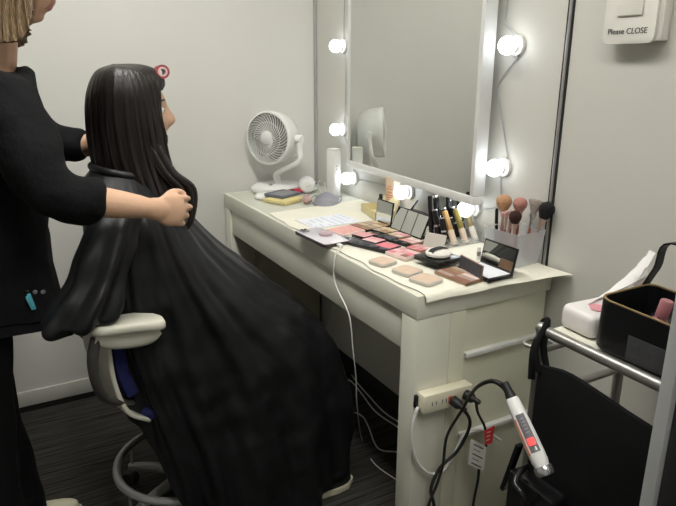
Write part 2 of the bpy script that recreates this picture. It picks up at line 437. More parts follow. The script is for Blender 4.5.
for nm, seq, lab in (('right', [(at(507, 0, 0, .004)+V((0, .0, .25))), at(507, 6, 0, .004), at(505, 22, 0, .004), bpos[3]+V((.004, 0, .02)), bpos[3]+V((.004, .01, -.02)), at(498, 85, 0, .004), at(500, 105, 0, .004), at(505, 140, 0, .004), bpos[4]+V((.004, .01, .02)), bpos[4]+V((.004, -.01, -.02)), bpos[5]+V((.004, .10, .03)), bpos[5]+V((.004, .02, .0))], 'thin grey cord of the bulbs right of the mirror'),
                     ('left', [bpos[0]+V((.004, .01, .30)), bpos[0]+V((.004, 0, .02)), bpos[0]+V((.004, .012, -.02)), bpos[0]+V((.004, .02, -.15)), bpos[1]+V((.004, .01, .02)), bpos[1]+V((.004, .005, -.02)), bpos[2]+V((.004, -.03, .09)), bpos[2]+V((.004, 0, .02)), bpos[2]+V((.004, .025, 0)), bpos[2]+V((.004, .14, .004)), bpos[6]+V((.004, -.02, .0))], 'thin grey cord of the bulbs left of the mirror')):
    tag(obj('bulb_cord', tube(B(), seq, .0016, 6), 'string_grey', world=True), lab, 'cord', 'cords between the mirror bulbs')

# ------------------------------------------------------------------ wall notice box with the two words of its plate
c0 = at(602, 42, 0, .034); c1 = at(653, 43, 0, .034)
y0, y1, zb = c0.y, c1.y+.0, (c0.z+c1.z)/2-.002
s = thing('wall_box', 'white wall box on the right lettered Please CLOSE', 'wall box', (0, (y0+y1)/2, zb))
hW = (y1-y0)/2
bm = box(B(), (.0005, -hW+.022, .004), (.026, hW+.010, .19), .003); obj('box_body', bm, 'switch_box', s)
bm = prism(B(), rrect(2*hW, .20, .014), 0, .008, Matrix.Translation((.026, 0, .10)) @ Matrix(((0, 0, 1, 0), (1, 0, 0, 0), (0, 1, 0, 0), (0, 0, 0, 1))), .001); obj('cover', bm, 'switch_box', s)
bm = box(B(), (.0343, -.030, .055), (.0385, .030, .15), .0015); obj('sign_card', bm, 'switch_plate', s)
me = text_mesh('Please CLOSE', .0165)
me.transform(Matrix.Translation((.0346, -.002, .024)) @ Matrix(((0, 0, 1, 0), (1, 0, 0, 0), (0, 1, 0, 0), (0, 0, 0, 1))))
obj('lettering', me, 'ink', s, smooth=0)

# ------------------------------------------------------------------ ceiling lights
def cpanel(x, y, lab, wx=.3, wy=1.2):
    c = thing('ceiling_light', lab, 'ceiling light', (x, y, RZ), 0, 'ceiling lights')
    bm = B()
    for a, b_ in (((-wx/2-.02, -wy/2-.02), (wx/2+.02, -wy/2)), ((-wx/2-.02, wy/2), (wx/2+.02, wy/2+.02)), ((-wx/2-.02, -wy/2), (-wx/2, wy/2)), ((wx/2, -wy/2), (wx/2+.02, wy/2))):
        box(bm, (*a, -.03), (*b_, -.0005))
    obj('lamp_frame', bm, 'frame_white', c)
    obj('diffuser', box(B(), (-wx/2, -wy/2, -.026), (wx/2, wy/2, -.012)), 'lamp_panel', c, smooth=0)
cpanel(.92, 1.05, 'long ceiling light above the chair, nearer the left wall')
cpanel(.92, 2.55, 'added fill light on the ceiling, out of view, brightening the desk end')  # unseen lamp added to lift the desk end and the lower surfaces

# ------------------------------------------------------------------ fan
mk('fan_blade_grey', (.30, .29, .27), .5, noise_amt=.03)
fan = thing('desk_fan', 'white round desk fan by the left wall', 'fan', (.228, .066, DZ+.0026))
bm = lathe(B(), [(.0001, 0), (.100, 0), (.108, .009), (.107, .020), (.088, .032), (.03, .034), (.0001, .035)], 40, Matrix.Diagonal((1, .76, 1, 1))); obj('base', bm, 'white_plastic', fan)
bm = lathe(B(), [(.0001, .0), (.016, 0), (.014, .0015), (.0001, .0015)], 20, Matrix.Translation((.045, .03, .0315)) @ Matrix.Rotation(.28, 4, 'Y')); obj('dial', bm, 'grey_plastic', fan)
hy = math.radians(31); hd = V((math.cos(hy), math.sin(hy), .06)).normalized(); hc = V((.052, .050, .222))
sd = V((-math.sin(hy), math.cos(hy), 0))
HM = frame_mx(hc, hd, sd)                             # x forward, y to the pivot side, z up
LZ = HM @ Matrix.Rotation(PI/2, 4, 'Y')               # lathe z axis -> forward
bm = lathe(B(), [(.083, -.098), (.088, -.094), (.100, -.05), (.104, -.012), (.1055, 0), (.103, .006), (.096, .008), (.095, .003), (.098, -.012), (.093, -.05), (.080, -.094)], 48, LZ, cap=False)
obj('housing', bm, 'white_plastic', fan)
bm = B()
for k in range(36):
    a = 2*PI*k/36; pts = []
    for q in range(6):
        f = q/5; r_ = .026+.071*f; an = a+.75*f**1.2
        pts.append(HM @ V((.010-.007*f*f, r_*math.cos(an), r_*math.sin(an))))
    tube(bm, pts, .0017, 5, 3)
for rr in (.026, .062): tube(bm, [HM @ V((.010 if rr < .05 else .0075, rr*math.cos(2*PI*i/20), rr*math.sin(2*PI*i/20))) for i in range(20)], .0013, 5, 2, closed=True)
gr = obj('front_grille', bm, 'white_plastic', fan)
bm = lathe(B(), [(.0001, 0), (.027, 0), (.027, .010), (.022, .014), (.0001, .0155)], 28, LZ @ Matrix.Translation((0, 0, .002))); obj('hub_cap', bm, 'white_plastic', fan)
bm = B()
for k in range(36):
    a = 2*PI*k/36
    tube(bm, [HM @ V((-.097-.006*(1-f), r_*math.cos(a), r_*math.sin(a))) for f, r_ in ((0, .03), (.5, .055), (1, .083))], .002, 5, 3)
tube(bm, [HM @ V((-.1, .056*math.cos(2*PI*i/20), .056*math.sin(2*PI*i/20))) for i in range(20)], .002, 5, 2, closed=True)
obj('rear_grille', bm, 'white_plastic', fan)
bm = lathe(B(), [(.0001, -.106), (.03, -.104), (.034, -.095), (.034, -.05), (.0001, -.048)], 28, LZ); obj('motor', bm, 'white_plastic', fan)
bm = B()
for k in range(5):
    a = 2*PI*k/5; t = B(); g_ = []
    for i in range(5):
        r_ = .02+.066*i/4; w = .018+.022*math.sin(i/4*2.2)
        g_.append([t.verts.new((-.022+.016*s_*1.0, r_*math.cos(a+s_*w/r_*1.2), r_*math.sin(a+s_*w/r_*1.2))) for s_ in (-1, -.33, .33, 1)])
    for p_, q_ in zip(g_, g_[1:]):
        for i in range(3): t.faces.new((p_[i], p_[i+1], q_[i+1], q_[i]))
    merge(bm, t, HM)
me = evaluated(to_mesh(bm), [('SOLIDIFY', {'thickness': .0015})]); obj('fan_blades', me, 'fan_blade_grey', fan)
pv = hc + sd*.112 - hd*.052
bm = tube(B(), [V((.0, .012, .026)), V((.008, .025, .055)), V((.018, .060, .085)), pv+V((.012, .012, -.085)), pv+V((.004, .010, -.04)), pv+V((0, .004, 0))], [.017, .014, .012, .010, .010, .012], 14, 8)
obj('yoke', bm, 'white_plastic', fan)
bm = lathe(B(), [(.0001, -.014), (.017, -.014), (.018, -.008), (.018, .008), (.015, .012), (.0001, .012)], 24, axis_mx(pv, sd)); obj('pivot_knob', bm, 'white_plastic', fan)

# ------------------------------------------------------------------ things at the far end of the desk
def flat_thing(name, px, h, label, cat, z=ZC):
    """thing centred on the desk area seen at four photo corners; returns (thing, width, depth)"""
    q = [D(*p, z) for p in px]; c = sum(q, V())/4
    u = (q[1]-q[0]+q[2]-q[3])/2; w = (q[3]-q[0]+q[2]-q[1])/2
    t = thing(name, label, cat, (c.x, c.y, z), math.atan2(u.y, u.x))
    return t, u.length, w.length
ZG = DZ+.0026
# pocket fan shaped ball
p = D(307, 193, ZG); t = thing('handheld_fan', 'small white round handheld fan lying beside the desk fan', 'handheld fan', (p.x, p.y, ZG))
ax = Matrix.Translation((0, 0, .034)) @ Matrix.Rotation(math.radians(66), 4, 'Z') @ Matrix.Rotation(math.radians(72), 4, 'Y')
bm = lathe(B(), [(.0001, -.018), (.024, -.018), (.033, -.010), (.034, .004), (.031, .013), (.026, .017), (.0001, .019)], 32, ax); obj('fan_head', bm, 'white_plastic', t)
bm = lathe(B(), [(.0001, .0185), (.010, .0185), (.009, .021), (.0001, .0215)], 20, ax); obj('hub_badge', bm, 'cream_plastic', t)
bm = tube(B(), [(-.006, -.002, .008), (-.02, -.012, .007), (-.06, -.035, .0075)], [.0075, .0075, .0065], 12); obj('handle', bm, 'white_plastic', t)
a0 = D(314, 184, ZG)
cab = [a0+V((0, 0, .003)), D(322, 181, ZG)+V((0, 0, .02)), D(333, 181, ZG)+V((.03, 0, .018)), D(338, 190, ZG)+V((.05, 0, .004)), D(327, 194, ZG)+V((.02, 0, .003)), D(318, 186, ZG)+V((0, 0, .012)), D(328, 183, ZG)+V((.02, 0, .014)), D(336, 191, ZG)+V((.05, 0, .0035))]
tag(obj('charging_cable', tube(B(), cab, .0022, 8), 'cable_white', world=True), 'white looped cable behind the grey mask', 'cable')
p = D(263, 196.5, ZG); t = thing('compact_case', 'white oval compact in front of the desk fan', 'compact', (p.x+.012, p.y+.02, ZG), .9)
bm = lathe(B(), [(.0001, 0), (.036, 0), (.040, .004), (.040, .010), (.034, .0155), (.0001, .017)], 32, Matrix.Diagonal((1.05, .72, 1, 1))); obj('body', bm, 'white_soft', t)
a, b_ = D(274, 198, ZG), D(302, 193, ZG); a.z += .012; b_.z += .012; dd = (b_-a)
t = thing('pencil_case', 'red tube-shaped case in front of the desk fan', 'case', ((a+b_).x/2, (a+b_).y/2, ZG), math.atan2(dd.y, dd.x))
ln = dd.length/2
bm = tube(B(), [(-ln, 0, .0115), (-ln+.004, 0, .0115), (ln-.004, 0, .0115), (ln, 0, .0115)], [.007, .011, .011, .007], 16, 2); obj('body', bm, 'red', t)
bm = lathe(B(), [(.0118, -.008), (.0122, -.006), (.0122, .006), (.0118, .008)], 16, axis_mx((ln*.25, 0, .0118), (1, 0, 0)), cap=False); obj('band', bm, 'dark_red', t)
# stack: yellow booklet with a slate palette on it
t, w, dp = flat_thing('booklet', [(282, 206.5), (303, 200.5), (288, 196), (266, 201)], .01, 'yellow booklet under the slate palette', 'booklet', ZG)
bm = box(B(), (-w/2, -dp/2, 0), (w/2, dp/2, .012), .001); obj('cover', bm, 'yellow', t)
bm = box(B(), (-w/2+.003, -dp/2+.003, .0025), (w/2+.0012, dp/2+.0012, .0095)); obj('pages', bm, 'paper', t)
t, w, dp = flat_thing('makeup_palette', [(279.5, 200), (299.5, 195), (285, 191.5), (267, 195.5)], .01, 'slate blue closed palette on the yellow booklet', 'palette', ZG+.0122)
bm = box(B(), (-w/2, -dp/2, 0), (w/2, dp/2, .011), .002); obj('case', bm, 'slate', t)
bm = box(B(), (-w/2+.008, -dp/2+.008, .0111), (w/2-.008, dp/2-.02, .0117)); obj('lid_inlay', bm, 'grey_plastic', t)
p = D(306.5, 203.5, ZG); t = thing('pouch', 'small dusty pink pouch between palette and grey mask', 'pouch', (p.x, p.y, ZG), .9)
bm = B(); sph(bm, (0, 0, .016), (.030, .018, .014), 24, 16)
for v in bm.verts:
    v.co += v.normal*.004*noise.noise(v.co*45); v.co.z = max(.0002, v.co.z)
obj('body', bm, 'pouch_pink', t)
bm = tube(B(), [(-.030, 0, .024), (-.012, .003, .033), (.012, .002, .033), (.030, 0, .024)], .0032, 8); obj('drawstring', bm, 'lilac', t)
# tall white stick
p = D(333.5, 197, ZG); p.x = max(p.x, .045)
t = thing('battery_stick', 'tall slim white square box standing in the desk corner by the mirror', 'power bank', (p.x, p.y, ZG), math.radians(20))
bm = box(B(), (-.020, -.020, 0), (.020, .020, .185), .0035); obj('body', bm, 'white_plastic', t)
bm = B()
for z0 in (.112, .125): lathe(bm, [(.0001, 0), (.0028, 0), (.0028, .0008), (.0001, .001)], 12, Matrix.Translation((.006, .0200, z0)) @ Matrix.Rotation(-PI/2, 4, 'X'))
obj('indicator', bm, 'grey_plastic', t)
bm = box(B(), (-.0195, -.0195, .185), (.0195, .0195, .189), .002); obj('cap', bm, 'cream_plastic', t)
# grey mask, folded, with ear loops
t, w, dp = flat_thing('face_mask', [(312, 207), (341, 208), (338, 194), (316, 194)], .02, 'grey cloth face mask lying before the white stick', 'mask', ZG)
bm = B(); n1, n2 = 22, 14; g = []
for j in range(n2+1):
    row = []
    for i in range(n1+1):
        x, y = i/n1*2-1, j/n2*2-1
        wy = 1-.35*abs(x)**2.5
        z = .028*(1-abs(x)**2.2)*(1-abs(y)**2)*(.8+.25*math.cos(y*9))+.001
        row.append(bm.verts.new((x*w/2*.92, y*dp/2*wy*.95, z)))
    g.append(row)
for a, c in zip(g, g[1:]):
    for i in range(n1): bm.faces.new((a[i], a[i+1], c[i+1], c[i]))
obj('cloth', evaluated(to_mesh(bm), [('SOLIDIFY', {'thickness': .0014, 'offset': 1})]), 'grey_fabric', t)
for s_ in (1, -1):
    bm = tube(B(), [(s_*w*.44, -dp*.26, .003), (s_*w*.54, -dp*.22, .006), (s_*w*.585, 0, .010), (s_*w*.54, dp*.22, .006), (s_*w*.44, dp*.26, .003)], .0021, 8); obj('ear_loop', bm, 'grey_fabric', t)
# paper with blue print
t, w, dp = flat_thing('printed_card', [(298, 221.5), (318, 230), (358, 220.5), (338, 213)], .0, 'pale sheet with blue printing lying in front of the grey mask', 'paper', ZC)
bm = box(B(), (-w/2, -dp/2, 0), (w/2, dp/2, .0007)); obj('sheet', bm, 'paper', t, smooth=0)
bm = B()
for k in range(7):
    y = -dp/2+.016+k*(dp-.03)/6
    x = -w/2+.010
    while x < w/2-.02:
        ww = .006+.018*random.random()
        if random.random() > .25: box(bm, (x, y-.0022, .0007), (min(x+ww, w/2-.008), y+.0022, .00085))
        x += ww+.004
obj('print', bm, 'print_blue', t, smooth=0)
# phone with grip ring, charging
t, w, dp = flat_thing('phone', [(319, 249.5), (346, 244), (324, 229.5), (299, 232.5)], .01, 'phone charging on the desk edge with a lilac grip ring on its back', 'phone', ZC)
bm = prism(B(), rrect(w, dp, .012), 0, .0085, None, .0015); obj('body', bm, 'phone_side', t)
bm = prism(B(), rrect(w-.005, dp-.005, .010), .0086, .0096, None, .0004); obj('back_cover', bm, 'phone_face', t)
bm = prism(B(), rrect(.026, .030, .007), .0097, .0125, Matrix.Translation((-w/2+.024, dp/2-.024, 0)), .001); cb = obj('camera_bump', bm, 'grey_plastic', t)
for k in range(3): obj('camera_lens', lathe(B(), [(.0001, .0126), (.0048, .0126), (.0048, .0142), (.0001, .0142)], 16, Matrix.Translation((-w/2+.018+.012*(k % 2), dp/2-.017-.013*(k//2), 0))), 'black_plastic', cb)
bm = lathe(B(), [(.0001, .0097), (.018, .0097), (.020, .0115), (.020, .0165), (.017, .0185), (.0001, .019)], 28, Matrix.Translation((.012, -.002, 0))); obj('grip_ring', bm, 'lilac', t)
bm = box(B(), (-.006, -dp/2-.020, .001), (.006, -dp/2+.0, .0085), .002); obj('plug', bm, 'cable_white', t)
pc = t.location; yx = math.atan2(0, 1)
e0 = t.matrix_basis @ V((0, -dp/2-.018, .005))
ca = [e0, e0+V((.014, .018, 0)), V((Dp+.008, e0.y+.03, DZ-.01)), V((Dp+.010, e0.y+.035, .70)), at(349, 315, 0, .446), at(353, 350, 0, .44), at(356, 378, 0, .42), at(357, 405, 0, .38), D(362, 440, .0035), D(374, 463, .0035), D(398, 481, .0035)]
tag(obj('charging_cable', tube(B(), ca, .0019, 8), 'cable_white', world=True), 'thin white cable hanging from the phone to the floor', 'cable')
# cables on the floor under the desk
for pts, lab in ((
    [at(334, 306, 0, .10), at(331, 322, 0, .10), at(329, 338, 0, .12), D(333, 352, .0035), D(345, 365, .0035), D(356, 381, .0035), D(368, 395, .0035), D(384, 412, .0035), D(402, 424, .0035)], 'white cable dropping from under the desk and running along the skirting'),
   ([D(325, 352, .0035), D(336, 362, .0035), D(339, 369, .0035), D(335, 379, .0045), D(345, 379, .0035), D(352, 382, .0035), D(362, 394, .0035), D(376, 412, .0035), D(402, 430, .0035)], 'white cable kinked on the carpet under the desk'),
   ([D(338, 408, .0035), D(350, 411, .0035), D(362, 416, .0035), D(369, 428, .0035), D(374, 442, .0035), D(381, 450, .0035), D(398, 452, .0035)], 'grey white cable on the carpet nearest the black cape')):
    tag(obj('cable', tube(B(), pts, .0026, 8), 'cable_white', world=True), lab, 'cable', 'cables under the desk')

# ------------------------------------------------------------------ cartons
q = [D(362, 211, ZC), D(376, 221, ZC)]
t = thing('carton', 'open yellowish paper box behind the upright palette', 'box', ((q[0].x+q[1].x)/2-.035, (q[0].y+q[1].y)/2+.0, ZC), math.atan2(q[1].y-q[0].y, q[1].x-q[0].x))
w = (q[1]-q[0]).length
bm = B(); k = .0012; hh = .026
box(bm, (-w/2, -.035, 0), (w/2, .035, k)); box(bm, (-w/2, -.035, 0), (w/2, -.035+k, hh)); box(bm, (-w/2, .035-k, 0), (w/2, .035, hh)); box(bm, (-w/2, -.035, 0), (-w/2+k, .035, hh)); box(bm, (w/2-k, -.035, 0), (w/2, .035, hh))
obj('tray', bm, 'kraft', t, smooth=0)
bm = B()
prism(bm, [(-w/2, 0), (w/2, 0), (w/2-.010, .040), (-w/2+.02, .040)], 0, .001, Matrix.Translation((0, .035, hh)) @ Matrix.Rotation(math.radians(62), 4, 'X')); obj('flap', bm, 'kraft_in', t, smooth=0)
p = D(393, 212, ZC); p.x = .036; p.y = .632
t = thing('carton', 'upright beige carton with orange print below the mirror', 'box', (p.x, p.y, ZC), math.radians(12))
bm = box(B(), (-.016, -.020, 0), (.016, .020, .126), .0012); obj('box_body', bm, 'box_beige', t)
bm = B()
for z0, wv in ((.092, .010), (.084, .015), (.072, .012), (.062, .016), (.054, .016), (.046, .011), (.036, .014), (.026, .008)):
    for s_ in (0,): box(bm, (-wv*.8, .0200, z0), (wv*.8, .0203, z0+.004))
    box(bm, (.0160, -wv, z0), (.0163, wv, z0+.004))
obj('print', bm, 'print_orange', t, smooth=0)
p = D(380.5, 212, ZC)
t = thing('mascara_tube', 'short black capped tube standing behind the upright palette mirror', 'mascara', (p.x, p.y, ZC))
bm = lathe(B(), [(.0001, 0), (.0065, 0), (.0068, .002), (.0068, .030), (.0001, .0305)], 18); obj('bottle', bm, 'clear', t)
bm = lathe(B(), [(.0001, .031), (.0064, .031), (.0064, .062), (.0055, .064), (.0001, .064)], 18); obj('cap', bm, 'black_plastic', t)

# ------------------------------------------------------------------ palettes
def palette(px, h, case, rows, label, cat='palette', margin=.003, gap=.002, inlay=None, z=ZC, round_=0, name='makeup_palette', lid=None, grp=None):
    """open case with a grid of pans; rows = list of rows of material names (row 0 nearest the first edge)"""
    t, w, dp = flat_thing(name, px, h, label, cat, z)
    if grp: t['group'] = grp
    if round_: bm = prism(B(), rrect(w, dp, round_), 0, h, None, .0008)
    else: bm = box(B(), (-w/2, -dp/2, 0), (w/2, dp/2, h), .0009)
    obj('case', bm, case, t)
    nr = len(rows)
    for j, rw in enumerate(rows):
        nc = len(rw); ph = (dp-2*margin-gap*(nr-1))/nr; pw = (w-2*margin-gap*(nc-1))/nc
        for i, mn in enumerate(rw):
            if not mn: continue
            x = -w/2+margin+i*(pw+gap); y = -dp/2+margin+j*(ph+gap)
            rnd = mn.startswith('o:'); mn = mn[2:] if rnd else mn
            if rnd:
                r_ = min(pw, ph)/2*.92
                bm = lathe(B(), [(.0001, 0), (r_, 0), (r_*.93, .0006), (.0001, .0005)], 20, Matrix.Translation((x+pw/2, y+ph/2, h)))
            else: bm = box(B(), (x, y, h), (x+pw, y+ph, h+.0007), .0004, 1)
            obj('pan', bm, mn, t)
    if lid:      # (case material, glass material, height, tilt from vertical in degrees, panels, inset)
        cm, gm, hh, tilt, npan, ins = lid
        mx = Matrix.Translation((0, dp/2-.001, h+.0008)) @ Matrix.Rotation(math.radians(90-tilt), 4, 'X')
        bm = box(B(), (-w/2, 0, -.0035), (w/2, hh, 0), .0009, 2, mx); lo = obj('lid', bm, cm, t)
        pw = (w-2*ins-(npan-1)*ins)/npan
        for i in range(npan):
            x = -w/2+ins+i*(pw+ins)
            bm = box(B(), (x, ins, .0001), (x+pw, hh-ins, .0006), 0, 1, mx); obj('mirror', bm, gm, lo, smooth=0)
    return t
# brown palette with a single upright mirror: front edge first
palette([(364, 233), (389, 227.5), (375, 222), (352, 226)], .007, 'black_plastic', [['bronze_pan', 'taupe_pan', 'gold_pan', 'bronze_pan'], ['brown_pan', 'gold_pan', 'taupe_pan', 'gold_pan']], 'open bronze palette beside the upright mirror lid')
tq = palette([(381.5, 237), (396, 233.5), (388.5, 228.5), (375, 231)], .008, 'black_plastic', [['bronze_pan', 'gold_pan'], ['taupe_pan', 'gold_pan']], 'small square bronze and gold palette in front of the upright mirror lid')
# upright mirror lid standing behind the bronze palette
def hand_mirror(top, bot, label, frame, face, ins, panels=1, z=ZC, lean=.0, name='standing_mirror', cat='mirror'):
    """framed panel standing on the desk edge from bot[0] to bot[1]; top only sets its height"""
    a, b_ = D(*bot[0], z), D(*bot[1], z); u = b_-a; w = u.length; c = (a+b_)/2
    nrm = u.cross(V((0, 0, 1))).normalized()
    if nrm.dot(CAM-c) < 0: nrm = -nrm
    t = thing(name, label, cat, c, math.atan2(u.y, u.x))
    sgn = 1 if (Matrix.Rotation(-t.rotation_euler.z, 3, 'Z') @ nrm).y > 0 else -1
    hh = top
    mx = Matrix.Rotation(lean*sgn, 4, 'X') @ Matrix.Diagonal((1, sgn, 1, 1))
    bm = box(B(), (-w/2, -.004, 0), (w/2, 0, hh), .0008, 2, mx); f = obj('frame', bm, frame, t)
    pw = (w-2*ins-(panels-1)*ins)/panels
    for i in range(panels):
        x = -w/2+ins+i*(pw+ins)
        obj('pane', box(B(), (x, 0.0001, ins), (x+pw, .0008, hh-ins), 0, 1, mx), face, t, smooth=0)
    bm = box(B(), (-w/2+.003, -.028, 0), (w/2-.003, -.0045, .004), .001, 2, Matrix.Diagonal((1, sgn, 1, 1))); obj('foot', bm, frame, t)
    return t
hand_mirror(.078, ((375, 221.5), (390.5, 227.5)), 'upright black framed mirror lid in front of the short black tube', 'black_plastic', 'mirror_glass', .0035, 1, lean=.12)
hand_mirror(.076, ((390, 228), (421, 240)), 'black framed mirror lid of three panels leaning before the black tubes', 'black_plastic', 'mirror_glass', .004, 3, lean=.42)
# palettes before the three-panel mirror
palette([(339, 237.2), (366.5, 231.5), (355.5, 225.2), (330, 230.8)], .006, 'pearl_pink', [['salmon']], 'salmon pink shimmer palette beside the printed sheet', margin=.004)
palette([(376, 256.5), (386.5, 252.3), (353.5, 236.2), (343, 239.2)], .008, 'black_plastic', [['o:smoke_pan']*1]*5, 'long narrow black palette of round dark shades nearest the phone', margin=.003)
palette([(362, 241), (373.2, 237.6), (365, 233.8), (353.8, 236.4)], .0085, 'black_plastic', [['blush']], 'square pale pink blush nearest the salmon palette', 'blush', margin=.0022)
palette([(373, 246.8), (384, 243.2), (374.5, 238.6), (363, 241.6)], .0085, 'black_plastic', [['pale_pink', 'blush']], 'square two-tone pink blush, middle one of the row of three', 'blush', margin=.0022, gap=.0006)
palette([(387.3, 252.6), (399, 249.2), (387.5, 244), (376, 247.4)], .0085, 'black_plastic', [['hot_pink']], 'square bright pink blush beside the small pink six-shade palette', 'blush', margin=.0022)
palette([(400.5, 248.2), (410, 245.6), (381, 232.4), (372, 234.6)], .007, 'black_plastic', [['o:smoke_pan', 'o:taupe_pan'], ['o:smoke_pan', 'o:brown_pan'], ['smoke_pan', 'smoke_pan'], ['o:smoke_pan', 'o:smoke_pan'], ['brown_pan', 'o:smoke_pan']], 'long black palette of dark shades between two rows of pinks', margin=.003)
palette([(397.5, 241), (409, 238.4), (399.6, 233.6), (388.5, 236.2)], .0085, 'bronze_case', [['pearl_pink', 'blush'], ['gold_pan', 'pale_pink']], 'pearl pink four-shade palette in front of the three-panel mirror')
palette([(410.5, 247.2), (422.5, 244.4), (413, 239.4), (401.5, 242.2)], .0085, 'bronze_case', [['pale_pink', 'pearl_pink'], ['blush', 'pearl_pink']], 'light pink four-shade palette left of the clear standing lid')
palette([(417, 255.2), (430, 251.2), (420, 246.2), (407.5, 249.6)], .0085, 'bronze_case', [['hot_pink', 'pale_pink'], ['salmon', 'blush'], ['hot_pink', 'blush']], 'rosy six-shade palette in front of the clear standing lid')
palette([(403.5, 261.5), (420.5, 257.6), (404, 249.6), (387.2, 254.6)], .010, 'pearl_pink', [['brown_pan', 'hot_pink', 'pale_pink'], ['pale_pink', 'blush', 'pale_pink'], ['hot_pink', 'pale_pink', 'blush']], 'pink nine-shade palette in a pearly case beside the black compacts', margin=.003, gap=.0015)
# clear lid
hand_mirror(.042, ((422.5, 246), (443, 250)), 'clear plastic palette lid standing open beside the gloss tubes', 'pearl', 'pearl', .002, 1, lean=.42, name='palette_lid', cat='lid')
# skin powders in clear cases
for px, lab in (([(381, 268.6), (397, 263.6), (384.5, 257.8), (368.5, 262.4)], 'skin tone powder in a clear case beside the pink nine-shade palette'),
                ([(406, 279), (422, 273.4), (408.5, 266.2), (392.5, 271)], 'skin tone powder in a clear case, middle one along the desk edge'),
                ([(425, 288.4), (442, 282), (426.5, 274.2), (409.5, 279.8)], 'skin tone powder in a clear case nearest the desk corner')):
    palette(px, .007, 'pearl', [['skin_powder']], lab, 'powder', margin=.004, round_=.012, name='powder_compact', grp='skin tone powders along the desk edge')
# stack of two black compacts with a puff
px = [(433.5, 267.6), (460, 262), (442, 252.5), (416.5, 258)]
for k, lab in ((0, 'lower black square compact, under another one with a white puff'), (1, 'upper black square compact holding a white puff')):
    t, w, dp = flat_thing('powder_compact', px, .01, lab, 'compact', ZC+k*.0113)
    if k: t.rotation_euler.z += .08
    bm = box(B(), (-w/2, -dp/2, 0), (w/2, dp/2, .0055), .001); obj('case', bm, 'black_plastic', t)
    bm = box(B(), (-w/2, -dp/2, .0060), (w/2, dp/2, .0110), .001); obj('lid', bm, 'black_plastic', t)
pc = t.location.copy(); rz = t.rotation_euler.z
t = thing('powder_puff', 'white powder puff with a black ribbon on the black compacts', 'puff', (pc.x, pc.y, pc.z+.0113), rz)
bm = lathe(B(), [(.0001, 0), (.028, .0), (.033, .004), (.033, .010), (.027, .0155), (.012, .018), (.0001, .0183)], 32)
for v in bm.verts: v.co += V((v.co.x, v.co.y, 0))*.03*noise.noise(v.co*60)
obj('pad', bm, 'puff_white', t)
bm = B(); prev = None
for i in range(13):
    a = -1+2*i/12; x = .032*a; z = .0185*max(0, 1-a**4)**.5+.0012
    cur = [bm.verts.new((x, s_*.0085, z+.001)) for s_ in (-1, 1)]
    if prev: bm.faces.new((prev[0], prev[1], cur[1], cur[0]))
    prev = cur
obj('ribbon', evaluated(to_mesh(bm), [('SOLIDIFY', {'thickness': .001, 'offset': 1})]), 'ribbon_black', t)
# two open palettes near the brush pot
palette([(461, 287), (482, 281), (459.5, 267.8), (439, 272.5)], .007, 'bronze_case', [['brown_pan', 'taupe_pan', 'pearl_pink', 'taupe_pan'], ['taupe_pan', 'brown_pan', 'bronze_pan', 'taupe_pan']], 'open bronze palette of brown shades beside the black compacts')
hand_mirror(.040, ((458, 269.4), (480, 282)), 'smoky see-through palette lid standing behind the bronze brown palette', 'bronze_case', 'smoke_pan', .002, 1, lean=.12, name='palette_lid', cat='lid')
px = [(482.5, 283.5), (509, 278.5), (484.5, 264), (462, 269)]
t, w, dp = flat_thing('powder_compact', px, .008, 'open black compact of white powder with a mirror lid before the brush pot', 'compact', ZC)
bm = box(B(), (-w/2, -dp/2, 0), (w/2, dp/2, .009), .001); obj('case', bm, 'black_plastic', t)
bm = box(B(), (-w/2+.005, -dp/2+.005, .009), (w/2-.005, dp/2-.005, .0098), .0005); obj('pan', bm, 'paper', t)
# its lid stands on the edge away from the desk front
mx = frame_mx((w/2, 0, .0094), (0, 1, 0), (.22, 0, 1))
bm = box(B(), (-dp/2, 0, -.004), (dp/2, .062, 0), .0009, 2, mx); lo = obj('lid', bm, 'black_plastic', t)
LID_T = t
mx2 = mx.copy()
obj('mirror', box(B(), (-dp/2+.004, .004, -.0046), (dp/2-.004, .058, -.0041), 0, 1, mx2), 'mirror_glass', lo, smooth=0)
p = D(478.5, 259, ZC)
t = thing('lip_tube', 'small pale grey tube standing behind the mirrored black compact', 'tube', (p.x, p.y, ZC))
bm = lathe(B(), [(.0001, 0), (.0055, 0), (.0058, .002), (.0058, .020), (.005, .0215), (.0001, .0215)], 16); obj('tube', bm, 'silver', t)
bm = lathe(B(), [(.0001, .0216), (.0052, .0216), (.0048, .033), (.0001, .034)], 16); obj('cap', bm, 'tag_white', t)

